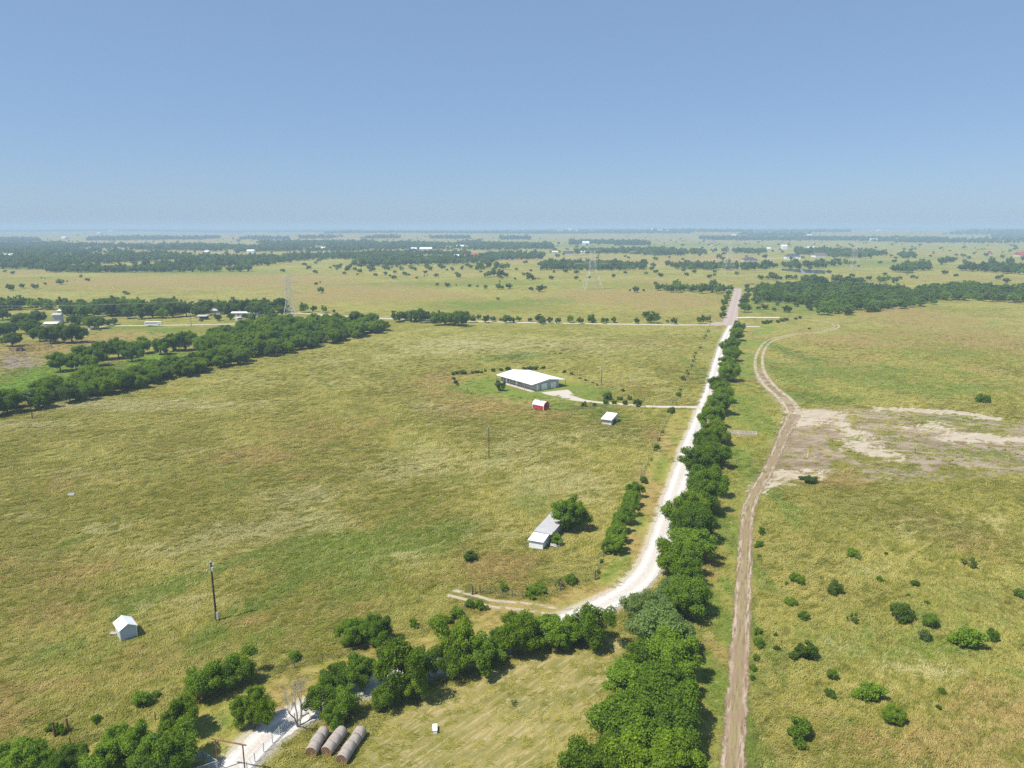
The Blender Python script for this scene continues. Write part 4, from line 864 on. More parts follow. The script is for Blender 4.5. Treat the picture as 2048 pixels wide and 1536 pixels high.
# cream shed with single-pitch roof
def cream_shed():
    C, R = G(1222.5, 851.5), G(1236, 842.5)
    t = at_axis('pasture_shed', C, R, 'cream shed with pale single-pitch roof standing below the drive', 'shed')
    Ln, W = 5.8, 3.1     # width to +y (left)
    xr = Ln*.86; prof = [(0,0),(0,1.85),(xr,2.80),(Ln,2.45),(Ln,0)]; n = 5; b = MB()      # roof climbs away from the low front eave
    b.add([(x,0,z) for x,z in prof] + [(x,W,z) for x,z in prof], [tuple(range(n)), tuple(range(n,2*n))[::-1]] + [(i,(i+1)%n,n+(i+1)%n,n+i) for i in range(n)]); b.build('wall', M['beige_wall'], t)
    r = MB(); r.slab([(-.45,-.2,1.85),(xr,-.2,2.90),(xr,W+.35,2.90),(-.45,W+.35,1.85)], .08); r.slab([(xr,-.2,2.90),(Ln+.3,-.2,2.48),(Ln+.3,W+.35,2.48),(xr,W+.35,2.90)], .08)
    r.build('roof', M['roof_cream'], t)
    f = MB(); f.beam((-.47,-.2,1.79),(-.47,W+.35,1.79),.05); f.build('fascia', M['dark_trim'], t)
    MB().box(-.035, -.004, .25, .5, 0, 1.7).build('corner_trim', M['white_paint'], t)
    MB().box(1.2, 4.4, -.03, -.004, .05, 1.45).build('opening_shade_panel', M['dark_trim'], t)  # solid dark panel on the wall, painted-in shade of an open front
cream_shed()

# long grey tin shed with a lean-to and junk beside it
def tin_shed():
    fl, fr, bl = G(1072, 1066, 2.35), G(1098.5, 1068, 2.2), G(1105.6, 1029.5, 2.35)
    t = at_axis('tin_shed', (fr[0], fr[1]), (fr[0]+bl[0]-fl[0], fr[1]+bl[1]-fl[1]), 'long grey tin shed with white-roofed lean-to in the pasture', 'shed')
    Ln = math.hypot(bl[0]-fl[0], bl[1]-fl[1]); W = 2.9
    b = MB(); b.add([(0,0,0),(Ln,0,0),(Ln,W,0),(0,W,0),(0,0,2.12),(Ln,0,2.12),(Ln,W,2.36),(0,W,2.36)], [(3,2,1,0),(4,5,6,7),(0,1,5,4),(1,2,6,5),(2,3,7,6),(3,0,4,7)]); b.build('wall', M['tin_wall'], t)
    r = MB(); r.slab([(-.15,-.45,2.16),(Ln+.15,-.45,2.16),(Ln+.15,W+.15,2.48),(-.15,W+.15,2.48)], .05); r.build('roof', M['tin_roof'], t)
    f = MB(); f.add([(-3.0,.25,0),(-.03,.25,0),(-.03,W+.1,0),(-3.0,W+.1,0),(-3.0,.25,1.80),(-.03,.25,2.02),(-.03,W+.1,2.02),(-3.0,W+.1,1.80)], [(3,2,1,0),(4,5,6,7),(0,1,5,4),(1,2,6,5),(2,3,7,6),(3,0,4,7)]); f.build('lean_to_wall', M['white_tin'], t)
    r = MB(); r.slab([(-3.3,0,1.84),(-.02,0,2.10),(-.02,W+.3,2.10),(-3.3,W+.3,1.84)], .05); r.build('lean_to_roof', M['white_tin'], t)
    MB().box(-3.05, -2.97, .2, .34, 0, 1.78).build('corner_trim', M['white_paint'], t)
    rg = random.Random(9)
    for k in range(9):
        px, py = rg.uniform(1103, 1128), rg.uniform(1082, 1097); g = G(px, py); mb = MB(); z = 0
        if k % 3 == 0:
            for a in range(10):
                a0, a1 = 2*math.pi*a/10, 2*math.pi*(a+1)/10; mb.beam((g[0]+.42*math.cos(a0), g[1], .42+.42*math.sin(a0)), (g[0]+.42*math.cos(a1), g[1], .42+.42*math.sin(a1)), .09, n=5)
            tag(mb.build('old_tyre', M['rubber']), 'old tyre among the junk beside the tin shed', 'tyre', 'junk beside the tin shed')
        elif k % 3 == 1:
            mb.slab([(g[0]-.6, g[1]-.3, .55), (g[0]+.6, g[1]-.35, .25), (g[0]+.7, g[1]+.4, .3), (g[0]-.5, g[1]+.4, .75)], .04)
            for q in (-.4, .4): mb.beam((g[0]+q, g[1], -.02), (g[0]+q, g[1], .45), .04)
            tag(mb.build('metal_sheet', M['galv']), 'bent metal sheet leaning in the junk by the tin shed', 'metal sheet', 'junk beside the tin shed')
        else:
            for q in range(4): mb.beam((g[0]-.7, g[1]+q*.22, .05+.09*q), (g[0]+.8, g[1]+q*.2+rg.uniform(-.2,.2), .12+.09*q), .06)
            tag(mb.build('timber_pile', M['deadwood']), 'pile of grey timber in the junk by the tin shed', 'timber', 'junk beside the tin shed')
tin_shed()

# small white well shed
def white_shed():
    C, Lp = G(242.5, 1283.5), G(230, 1264.5)
    t = at_axis('small_shed', C, Lp, 'small white tin shed with gable roof alone in the pasture', 'shed')
    Ln, W = 2.9, 2.2
    R2 = G(272.5, 1271.3); ax = np.array([Lp[0]-C[0], Lp[1]-C[1]]); ay = np.array([-ax[1], ax[0]]); sg = 1 if ay @ np.array([R2[0]-C[0], R2[1]-C[1]]) > 0 else -1
    prof = [(0,0),(0,1.85),(sg*W/2,2.5),(sg*W,1.85),(sg*W,0)]; n = 5; b = MB()
    b.add([(0,y,z) for y,z in prof] + [(Ln,y,z) for y,z in prof], [tuple(range(n))[::-1], tuple(range(n,2*n))] + [(i,(i+1)%n,n+(i+1)%n,n+i) for i in range(n)]); b.build('wall', M['shed_side'], t)
    r = MB(); r.slab([(-.2,-.2*sg,1.80),(Ln+.2,-.2*sg,1.80),(Ln+.2,sg*W/2,2.58),(-.2,sg*W/2,2.58)], .05).slab([(-.2,sg*W/2,2.58),(Ln+.2,sg*W/2,2.58),(Ln+.2,sg*(W+.2),1.80),(-.2,sg*(W+.2),1.80)], .05); r.build('roof', M['white_tin'], t)
    for y in (0, sg*W): MB().box(-.04, .06, y-.06, y+.06, 0, 1.78).build('corner_trim', M['white_paint'], t)
    d = G(227, 1270); m2 = MB(); m2.slab([(d[0]-.5,d[1]-.3,.4),(d[0]+.5,d[1]-.35,.32),(d[0]+.55,d[1]+.25,.38),(d[0]-.45,d[1]+.3,.46)], .06)
    for q in (-.35, .35): m2.beam((d[0]+q, d[1]-.2, -.02), (d[0]+q, d[1]-.2, .34), .05)
    tag(m2.build('wooden_pallet', M['deadwood']), 'weathered board platform beside the small white shed', 'platform')
white_shed()

# ------------------------------------------------------------------ hay bales: three rows laid end to end
def make_bale():
    t = empty('hay_bale', (0,0,0)); R, L, n = .71, 1.24, 26; b = MB(); rg = random.Random(2)
    prof = [(-L/2, R*.93), (-L/2+.05, R*.985), (-L/4, R), (0, R*1.005), (L/4, R), (L/2-.05, R*.985), (L/2, R*.93)]; vv = []
    for y, r in prof:
        for k in range(n):
            a = 2*math.pi*k/n; q = r*(1 + rg.uniform(-.008,.008)); vv.append((q*math.cos(a), y, max(q*math.sin(a), -R*.93)))
    b.add(vv, [(i*n+k, i*n+(k+1)%n, (i+1)*n+(k+1)%n, (i+1)*n+k) for i in range(len(prof)-1) for k in range(n)]); b.build('net_wrap', M['hay'], t, True)
    for s in (-1, 1):
        e = MB(); rr = [R*.93, R*.6, R*.25]; vv = []
        for j, r in enumerate(rr):
            for k in range(n): a = 2*math.pi*k/n; vv.append((r*math.cos(a), s*(L/2 - .02*j), max(r*math.sin(a), -R*.93)))
        vv.append((0, s*(L/2-.05), 0)); e.add(vv, [(j*n+k, j*n+(k+1)%n, (j+1)*n+(k+1)%n, (j+1)*n+k) for j in range(2) for k in range(n)] + [(2*n+k, 2*n+(k+1)%n, 3*n) for k in range(n)]); e.build('end_face', M['hay_end'], t)
    return t
bale0 = make_bale(); first = [True]
for row, (f, b, cnt, lab) in enumerate([((621,1504),(642,1469),3,'grey round hay bale in the row closest to the white drive'), ((652,1503),(679,1467),3,'grey round hay bale in the middle row of three rows'), ((682,1519),(719,1464),4,'grey round hay bale in the longest row beside the mown paddock')]):
    p, q = np.array(G(*f, .72)), np.array(G(*b, .72)); d = q - p; d /= np.linalg.norm(d); rz = math.atan2(-d[0], d[1])
    for k in range(cnt):
        o = bale0 if first[0] else copy_tree(bale0); first[0] = False; rg = random.Random(row*10+k)
        c = p + d * (.62 + k*1.26); o.location = (c[0] + rg.uniform(-.05,.05), c[1], .655); o.rotation_euler = (0, 0, rz + rg.uniform(-.03,.03)); o.scale = (rg.uniform(.96,1.04),)*3 if k else (1,1,1)
        tag(o, lab, 'hay bale', 'round hay bales in three rows')

# ------------------------------------------------------------------ utility poles
def util_pole(foot, h, label, arm=False, guys=(), box=False, r=.15, group=None):
    t = empty('utility_pole', foot, 0, label, 'utility pole', group)
    MB().beam((0,0,-.1), (0,0,h), r, r*.65, 8).build('pole', M['pole_wood'], t)
    b = MB(); b.beam((-.45,0,h-.35),(.45,0,h-.35),.05).beam((0,0,h-1.6),(-.75,.1,h-1.5),.04); b.build('bracket', M['galv'], t)
    for x, z in ((-.42,h-.35),(.42,h-.35),(0,h),(-.7,h-1.5)):
        m = MB()
        for k in range(3): m.beam((x,0,z+.04+k*.09),(x,0,z+.11+k*.09),.09,.05,7)
        m.build('insulator', M['insulator'], t)
    if arm: MB().beam((-1.2,0,h-1.0),(1.2,0,h-1.0),.06).build('crossarm', M['pole_wood'], t)
    if box:
        MB().box(.1,.42,-.18,.14,.35,1.6).build('meter_box', M['galv'], t)
        MB().beam((.2,0,h-1.35),(.2,0,h-.75),.2,n=10).build('transformer', M['insulator'], t)
    for gpx in guys:
        g = G(*gpx); a = np.array([g[0]-foot[0], g[1]-foot[1], 0.0]); top = np.array([0,0,h-.6]); wd = MB().beam(a, top, .012, n=4).build('guy_wire', M['wire'], t)
        d = (top-a)/np.linalg.norm(top-a); MB().beam(a+d*.1, a+d*2.4, .04, n=6).build('guard', M['yellow'], wd)
    return t
util_pole(G(433,1242), 9.9, 'dark utility pole with yellow guy guards in the pasture near the small white shed', guys=((367,1275),(491,1237)), box=True, r=.17)
util_pole(G(978,916), 8.4, 'plain utility pole standing in mid pasture below the house', r=.13)
util_pole(G(1203,770), 7.4, 'utility pole with transformer at the yard edge beside the house', box=True)
util_pole(G(65,837), 8.5, 'utility pole at the edge of the creek-side wood')
util_pole(G(193,740), 8.5, 'utility pole in the lush clearing among the creek trees')
for x, y, h, lab in [(150,650,9,'utility pole in front of the farmstead shade trees'), (383,653,8,'thin pole beside the farm drive'), (1420,651,7,'short pole at the cross road junction'), (77,548,13,'tall pole pair member before the far hedges on the left'), (355,548,13,'tall pole standing on the far green strip'), (623,541,16,'tall pole among scattered trees beyond the tan field'), (1770,516,16,'slim pole near the far right grove'), (1779,517,16,'second slim pole near the far right grove'), (1843,509,14,'slim pole on the far right plain'), (1616,525,14,'pole beside the house with white gable wall'), (1554,511,14,'pole between the two dark-roofed houses'), (437,622,12,'pole rising from the farmstead wood')]:
    util_pole(G(x,y), h, lab)
def wire(name, p, q, sag, label, r=.006, cat='wire', group=None):
    p = np.array(p); q = np.array(q); m = MB(); prev = p
    for k in range(1, 17):
        s = k/16; c = p*(1-s) + q*s; c[2] -= sag*4*s*(1-s); m.beam(prev, c, r, n=3, cap=False); prev = c
    tag(m.build(name, M['wire']), label, cat, group)
f = G(433,1242)
for k, (dz, sp) in enumerate([(9.95,0),(8.4,-.7)]): wire('power_line', (f[0]+sp, f[1], dz), (f[0]-75, f[1]+14, dz+.2), .9, 'thin service wire running off from the guyed pasture pole', group='service wires of the pasture pole')
a, b = G(978,916), G(1203,770)
wire('power_line', (a[0],a[1],8.5), (b[0],b[1],7.5), .8, 'thin service wire between mid pasture pole and house pole')
wire('power_line', (f[0],f[1],10), (a[0],a[1],8.5), 1.2, 'thin service wire between guyed pole and mid pasture pole')

# ------------------------------------------------------------------ lattice pylons
def pylon(foot, h, base, label, wide=False, rz=0.0, r=.12):
    t = empty('lattice_pylon', (foot[0], foot[1], foot[2]), rz, label, 'pylon', 'lattice transmission pylons')
    waist = h*(.52 if not wide else .50); hw = base/2; tw = base*.14
    lv = [0, .16, .30, .42, .52, 1.0] if not wide else [0, .15, .28, .40, .50, 1.0]
    def half(z):
        return hw + (tw*1.15-hw)*(z/waist) if z < waist else tw*1.15 + (tw*.8-tw*1.15)*((z-waist)/(h-waist))
    zs = [0] + [h*q for q in lv[1:-1]] + list(np.linspace(waist, h, 6)[1:])
    corners = [(-1,-1),(1,-1),(1,1),(-1,1)]
    for cx, cyy in corners:
        m = MB()
        for z0, z1 in zip(zs[:-1], zs[1:]): m.beam((cx*half(z0),cyy*half(z0),z0),(cx*half(z1),cyy*half(z1),z1), r if z0 < waist else r*.8)
        m.build('leg', M['pylon'], t)
    m = MB()
    for z0, z1 in zip(zs[:-1], zs[1:]):
        for k in range(4):
            a, b = corners[k], corners[(k+1)%4]
            m.beam((a[0]*half(z0),a[1]*half(z0),z0),(b[0]*half(z1),b[1]*half(z1),z1), r*.55).beam((b[0]*half(z0),b[1]*half(z0),z0),(a[0]*half(z1),a[1]*half(z1),z1), r*.55)
            m.beam((a[0]*half(z1),a[1]*half(z1),z1),(b[0]*half(z1),b[1]*half(z1),z1), r*.5)
    m.build('bracing', M['pylon'], t)
    tips = []
    arms = [(h*.62, base*.85), (h*.86, base*.62), (h*.995, base*.36)] if not wide else [(h*.66, base*.95), (h*.985, base*.42)]
    for z, ln in arms:
        for s in (-1, 1):
            m = MB(); tip = (s*ln, 0, z)
            for q in (-1, 1): m.beam((s*half(z)*.9, q*half(z), z), tip, r*.6).beam((s*half(z)*.9, q*half(z), z+h*.055), tip, r*.55)
            for j in (.33,.66): m.beam((s*(half(z)+(ln-half(z))*j), 0, z), (s*(half(z)+(ln-half(z))*j), 0, z+h*.055*(1-j)), r*.4)
            ar = m.build('crossarm', M['pylon'], t)
            if z < h*.95: MB().beam((s*ln,0,z),(s*ln,0,z-h*.05), .10, n=5).build('insulator', M['insulator'], ar); tips.append((s*ln, z-h*.05))
    return t, tips
def pw(foot, rz, x, z): return (foot[0]+x*math.cos(rz), foot[1]+x*math.sin(rz), foot[2]+z)
P1 = G(581,641); p1, tips1 = pylon(P1, 29, 9.5, 'double-circuit lattice pylon rising from the farmstead wood', rz=.25, r=.17)
P2 = G(1184,578.5); p2, t2 = pylon(P2, 38, 19, 'broad-based lattice pylon in open green pasture', True, .15)
P3 = G(1456,549); pylon(P3, 42, 18, 'pale lattice pylon beyond the end of the paved road', True, .15, .10)
P4 = G(1706,541); pylon(P4, 40, 18, 'faint lattice pylon beside the pond', True, .15, .10)
Q1 = (P1[0]-280, P1[1]-40, 0)
for x, z in tips1: wire('transmission_line', pw(P1,.25,x,z), (Q1[0]+x, Q1[1], z), 4.5, 'long sagging conductor from the farmstead pylon', .03, group='farmstead pylon conductors')

# ------------------------------------------------------------------ fences and gates
def fence(name, pxs, step, label, h=1.25, pr=.05, mat='fence_wood', wires=4, wr=.009, big=()):
    pts = spline([G2(*p) for p in pxs], step) if len(pxs) > 2 else None
    if pts is None:
        a, b = np.array(G2(*pxs[0])), np.array(G2(*pxs[1])); n = max(2, int(np.hypot(*(b-a))/step)); pts = [tuple(a+(b-a)*k/n) for k in range(n+1)]
    t = empty(name, (pts[0][0], pts[0][1], 0), 0, label, 'fence'); ox, oy = pts[0]; rg = random.Random(len(pts))
    pm = bpy.data.meshes.new('post'); mb = MB().beam((0,0,-.1),(0,0,h),pr,n=5); pm.from_pydata(mb.v, [], mb.f); pm.materials.append(M[mat]); pm.update()
    for i, p in enumerate(pts):
        o = link('post', pm, None, t); o.location = (p[0]-ox, p[1]-oy, 0); o.rotation_euler = (rg.uniform(-.05,.05), rg.uniform(-.05,.05), 0)
        if i in big or i == 0 or i == len(pts)-1: o.scale = (2.0, 2.0, 1.25)
    for k in range(wires):
        m = MB(); z = h*(.3 + .62*k/max(1, wires-1))
        for p, q in zip(pts[:-1], pts[1:]): m.beam((p[0]-ox,p[1]-oy,z),(q[0]-ox,q[1]-oy,z),wr,n=3,cap=False)
        m.build('wire' if wr < .02 else 'rail', M['wire'] if wr < .02 else M[mat], t)
fence('wire_fence', [(1190,1158),(1206,1112),(1250,1020),(1290,935),(1325,860),(1341,826)], 6, 'thin wire fence between pasture and gravel road below the drive')
fence('wire_fence', [(1352,808),(1358,788),(1384,730),(1402,690),(1418,656)], 6, 'thin wire fence between pasture and gravel road above the drive')
fence('wire_fence', [(945,1188),(960,1187),(1005,1190),(1045,1196),(1090,1190),(1150,1172),(1190,1158)], 4, 'wire fence with dark posts along the lower pasture corner', pr=.06, big=(2,9))
fence('wire_fence', [(60,1508),(225,1472),(400,1405),(590,1338),(700,1312),(860,1262),(930,1222),(944,1190)], 5, 'wire fence along the shaded lower edge of the pasture')
fence('wire_fence', [(935,782),(985,800),(1040,815),(1110,823),(1180,816),(1290,818)], 4, 'wire fence round the house lawn behind the red barn shed')
fence('wire_fence', [(1288,803),(1310,805),(1345,808)], 4, 'wire fence beside the house drive')
fence('plank_fence', [(0,706),(40,708),(90,716)], 4, 'old plank fence along the tilled plot', 1.3, .08, 'deadwood', 3, .04)
fence('pipe_rail_fence', [(603,1432),(575,1456),(545,1486),(510,1524),(480,1560)], 2.6, 'pale pipe rail fence along the white drive', 1.25, .055, 'galv', 4, .03)
for k, (x, y, lab) in enumerate([(110,1474,'thick brown gate post in the weeds below the pasture'), (137,1467,'brown gate post beside the weedy one on the pasture fence'), (1190,1160,'dark fence corner post at the foot of the roadside fence')]):
    g = G(x, y); m = MB().beam((g[0],g[1],-.1),(g[0],g[1],2.1 if k < 2 else 1.8),.13,.11,8); m.beam((g[0],g[1],1.95 if k < 2 else 1.7),(g[0],g[1],2.12 if k < 2 else 1.82),.14,.12,8)
    tag(m.build('gate_post', M['fence_wood'] if k == 2 else M['rust']), lab, 'post')
# overhead pipe entrance
A, B = G(437,1541), G(491,1552); A = np.array(A); B = np.array(B)
t = empty('entrance_frame', A, 0, 'tall rusty pipe entrance frame over the white drive', 'gate frame'); d = B - A
MB().beam((0,0,-.2),(0,0,4.0),.075,n=8).build('post', M['rust'], t); MB().beam(d+(0,0,-.2),d+(0,0,4.0),.075,n=8).build('post', M['rust'], t)
e = d/np.linalg.norm(d); MB().beam(-e*.5+(0,0,4.05), d+e*.45+(0,0,4.05), .09, n=8).build('crossbar', M['rust'], t)
def gate_panel(p, q, label, h=1.35):
    p = np.array(p); q = np.array(q); t = empty('pipe_gate', p, 0, label, 'gate'); d = q - p; L = np.linalg.norm(d)
    m = MB()
    for k in (0, 1): m.beam(d*k + (0,0,.05), d*k + (0,0,h), .04, n=6)
    m.beam((0,0,h), d+(0,0,h), .04, n=6).beam((0,0,.25), d+(0,0,.25), .035, n=6); m.build('frame', M['gate_blue'], t)
    for k in range(1, 5): MB().beam((0,0,.25+k*(h-.25)/5), d+(0,0,.25+k*(h-.25)/5), .028, n=6).build('rail', M['gate_blue'], t)
    for s in (.33, .66): MB().beam(d*s+(0,0,.25), d*s+(0,0,h), .025, n=5).build('brace', M['gate_blue'], t)
c1 = G(437,1542); c0 = G(407,1522); c2 = G(385,1560)
gate_panel(c0, c1, 'blue-grey pipe gate standing open in the tree shade'); gate_panel(c1, c2, 'blue-grey pipe gate angled in from the entrance post'); gate_panel(c0, G(380,1530), 'blue-grey pipe panel deep in the shade behind the gate')

# ------------------------------------------------------------------ small things
g = G(870,1462); t = empty('feed_box', g, .12, 'small white metal box lying on the mown paddock', 'box')
MB().box(-.26,.26,-.55,.62,.04,.46).build('body', M['white_paint'], t); MB().box(-.29,.29,-.58,.65,.46,.52).build('lid', M['white_paint'], t)
g = G(143,991); t = empty('water_trough', g, .1, 'little white trough far out in the open pasture', 'trough')
m = MB(); m.box(-.65,.65,-.35,-.29,.03,.5).box(-.65,.65,.29,.35,.03,.5).box(-.65,-.59,-.29,.29,.03,.5).box(.59,.65,-.29,.29,.03,.5); m.build('side', M['white_paint'], t); MB().box(-.59,.59,-.29,.29,.03,.38).build('water', pm, t)
for x, y, wd, lab in [(1460,868,5.0,'concrete culvert with white pipe guard under the roadside trees'), (1496,870,5.2,'concrete culvert with white pipe guard out on the mown verge')]:
    g = G(x, y); t = empty('culvert', g, -.06, lab, 'culvert', 'culverts beside the tree row')
    m = MB(); m.box(-wd/2,wd/2,-.5,-.3,-.1,.55).box(-wd/2,wd/2,.9,1.1,-.1,.5).box(-wd/2,-wd/2+.2,-.3,.9,-.1,.5).box(wd/2-.2,wd/2,-.3,.9,-.1,.5); m.build('headwall', M['concrete'], t)
    m = MB(); 
    for k in range(5): m.beam((-wd/2+.2+k*(wd-.4)/4,-.4,.5),(-wd/2+.2+k*(wd-.4)/4,-.4,1.3),.05).beam((-wd/2+.2+k*(wd-.4)/4,-.4,1.25),(-wd/2+.2+k*(wd-.4)/4,1.0,.9),.04)
    m.beam((-wd/2+.1,-.4,1.3),(wd/2-.1,-.4,1.3),.05).beam((-wd/2+.1,1.0,.9),(wd/2-.1,1.0,.9),.05); m.build('pipe_guard', M['white_paint'], t)
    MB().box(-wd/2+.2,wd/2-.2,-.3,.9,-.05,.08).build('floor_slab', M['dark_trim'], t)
g = G(1500,654); t = empty('cattle_guard', g, 0, 'white concrete pad with pipe rail near the road junction', 'pad')
MB().box(-6,6,-2,2,.03,.25).build('slab', M['concrete'], t); m = MB()
for k in range(4): m.beam((-5+k*1.8,1.6,.25),(-5+k*1.8,1.6,1.5),.06)
m.beam((-5,1.6,1.5),(.4,1.6,1.5),.06); m.build('pipe_rail', M['white_paint'], t)
g = G(1615,915); t = empty('white_standpipe', g, 0, 'thin white standpipe on the bare ground', 'pipe'); MB().beam((0,0,-.1),(0,0,1.9),.06,n=8).build('pipe', M['white_paint'], t); MB().beam((0,0,1.9),(0,0,2.0),.09,.07,8).build('cap', M['white_paint'], t)
g = G(1830,906); tag(MB().beam((g[0],g[1],-.1),(g[0],g[1],1.2),.08,n=6).beam((g[0],g[1],1.2),(g[0],g[1],1.3),.1,.06,6).build('marker_post', M['pole_wood']), 'short dark marker post on the patchy bare ground', 'post')

# farmstead: mobile homes, sheds, trailers, round pen, implement
def gable_house(px, py, wpx, dep, hw, hr_, label, wall, roof, rz=0.0, cat='house', hip=False, windows=0, group=None, name='distant_house', ratio=None):
    g = G(px, py); Wd = wpx * mpp(g) / 1.0; D = dep
    t = empty(name, g, rz, label, cat, group); x0, x1, y0, y1 = -Wd/2, Wd/2, 0, D
    MB().box(x0,x1,y0,y1,-.2,hw).build('wall', M[wall], t)
    o = .45; ym = (y0+y1)/2; hip_ = min(Wd/2*.8, D/2) if hip else 0; m = MB()
    m.add([(x0-o,y0-o,hw+.01),(x1+o,y0-o,hw+.01),(x1+o,y1+o,hw+.01),(x0-o,y1+o,hw+.01),(x0-o+hip_,ym,hw+hr_),(x1+o-hip_,ym,hw+hr_)], [(0,1,5,4),(2,3,4,5),(1,2,5),(3,0,4),(3,2,1,0)])
    r = m.build('roof', M[roof], t)
    for k in range(windows):
        cx = x0 + Wd*(k+.5)/windows; wv = MB().box(cx-.7,cx+.7,y0-.06,y0-.01,hw*.35,hw*.75).build('window', M['white_paint'], t); MB().box(cx-.6,cx+.6,y0-.085,y0-.065,hw*.38,hw*.72).build('pane', M['glass'], wv)
    if hip: MB().box(x0*.4-.5, x0*.4+.5, ym-.4, ym+.4, hw+hr_*.4, hw+hr_+1.0).build('chimney', M['stone_wall'], r)
    return t
gable_house(490,634,52,5,2.8,.7,'long white-roofed mobile home beside the pylon','stone_wall','white_metal',.05,windows=6,name='mobile_home')
gable_house(432,629,30,6,2.8,.9,'grey-roofed house half hidden in the farmstead trees','stone_wall','tin_roof',.1,name='farm_building')
gable_house(390,628,20,6,2.8,.9,'second grey-roofed house deeper in the farmstead trees','stone_wall','tin_roof',.0,name='farm_building')
gable_house(114,647,14,7,5.5,.8,'tall grey metal barn at the farmstead','tin_wall','tin_roof',.3,cat='barn',name='farm_building')
gable_house(101,655,24,6,2.4,.8,'low white-roofed shed before the tall grey barn','stone_wall','white_metal',.1,cat='shed',name='farm_building')
gable_house(122,629,13,5,2.6,.7,'small white-roofed cabin among the farmstead trees','stone_wall','white_metal',.0,name='farm_building')
def open_barn():
    g = G(403,639.5); t = empty('open_barn', g, 0, 'dark open-fronted pole barn near the farm drive', 'barn')
    for x in (-3,0,3):
        for y in (0,4): MB().beam((x,y,-.1),(x,y,2.4),.1).build('post', M['fence_wood'], t)
    MB().slab([(-3.5,-.5,2.35),(3.5,-.5,2.35),(3.5,4.5,2.75),(-3.5,4.5,2.75)],.1).build('roof', M['tin_roof'], t); MB().box(-3.2,3.2,3.95,4.05,0,2.4).build('back_wall', M['fence_wood'], t)
open_barn()
def trailer(px, py, L, W, H, rz, label, nose=True):
    g = G(px, py); t = empty('livestock_trailer', g, rz, label, 'trailer')
    m = MB(); m.box(-L/2, L/2, -W/2, W/2, .6, H)
    if nose: m.add([(L/2,-W/2,1.5),(L/2+1.8,-W/2*.7,1.6),(L/2+1.8,W/2*.7,1.6),(L/2,W/2,1.5),(L/2,-W/2,H),(L/2+1.3,-W/2*.7,H),(L/2+1.3,W/2*.7,H),(L/2,W/2,H)], [(3,2,1,0),(4,5,6,7),(0,1,5,4),(1,2,6,5),(2,3,7,6)])
    m.build('body', M['white_paint'], t)
    MB().box(-L/2+.4, L/2-.4, -W/2-.03, -W/2-.005, H-.9, H-.45).build('window_strip', M['glass'], t)
    for x in (-L*.18, -L*.05):
        for y in (-W/2+.05, W/2-.05): MB().beam((x,y-.12,.4),(x,y+.12,.4),.4,n=12).build('wheel', M['rubber'], t)
    MB().box(-L/2-.04,-L/2-.005,-W/2+.1,W/2-.1,.7,H-.1).build('rear_door', M['galv'], t)
    MB().beam((L/2+(1.2 if nose else 0),0,1.5 if nose else .5),(L/2+(1.5 if nose else 1.4),0,.3),.08).build('hitch', M['dark_trim'], t)
trailer(305,652.5,8.5,2.4,2.9,.08,'long white gooseneck livestock trailer parked on the farm drive')
trailer(478,643.5,4.0,2.3,2.9,1.0,'short white trailer parked beside the mobile home', False)
def car(px, py, rz, label):
    g = G(px, py); t = empty('parked_car', g, rz, label, 'car')
    prof = [(-2.2,.35),(-2.25,.85),(-1.4,.95),(-.8,1.42),(.7,1.45),(1.3,.98),(2.2,.85),(2.25,.35)]; n = len(prof); m = MB()
    m.add([(x,-.85,z) for x,z in prof] + [(x,.85,z) for x,z in prof], [tuple(range(n))[::-1], tuple(range(n,2*n))] + [(i,(i+1)%n,n+(i+1)%n,n+i) for i in range(n)]); m.build('body', M['white_paint'], t)
    for s in (-1,1):
        MB().add([(-.75,s*.86,1.0),(1.05,s*.86,1.0),(.62,s*.86,1.38),(-.72,s*.86,1.36)],[(0,1,2,3)]).build('window', M['glass'], t)
        for x in (-1.4,1.4): MB().beam((x,s*.70,.34),(x,s*.88,.34),.34,n=12).build('wheel', M['rubber'], t)
car(184,654.5,.25,'white car parked on the farmstead drive')
g = G(62,698); t = empty('round_pen', g, 0, 'round pipe livestock pen on the dry farm paddock', 'pen'); R = 9.0
for k in range(22):
    a0, a1 = 2*math.pi*k/22, 2*math.pi*(k+1)/22; m = MB(); p, q = (R*math.cos(a0),R*math.sin(a0)), (R*math.cos(a1),R*math.sin(a1))
    m.beam((*p,-.1),(*p,1.7),.07)
    for z in (.45,.85,1.25,1.65): m.beam((*p,z),(*q,z),.045)
    m.build('panel', M['fence_wood'], t)
g = G(42,702); t = empty('farm_implement', g, .4, 'rusty wheeled farm implement beside the round pen', 'implement')
m = MB(); m.beam((-2,-.8,.9),(2,-.8,.9),.12).beam((-2,.8,.9),(2,.8,.9),.12).beam((-2,-.8,.9),(-2,.8,.9),.12).beam((2,-.8,.9),(2,.8,.9),.12).beam((2,0,.9),(4,0,.5),.1); m.build('frame', M['rust'], t)
MB().box(-1.4,1.0,-.7,.7,1.0,1.9).build('hopper', M['machine_red'], t)
for x in (-1.2,1.0):
    for s in (-1,1): MB().beam((x,s*1.0,.55),(x,s*1.25,.55),.55,n=12).build('wheel', M['rubber'], t)
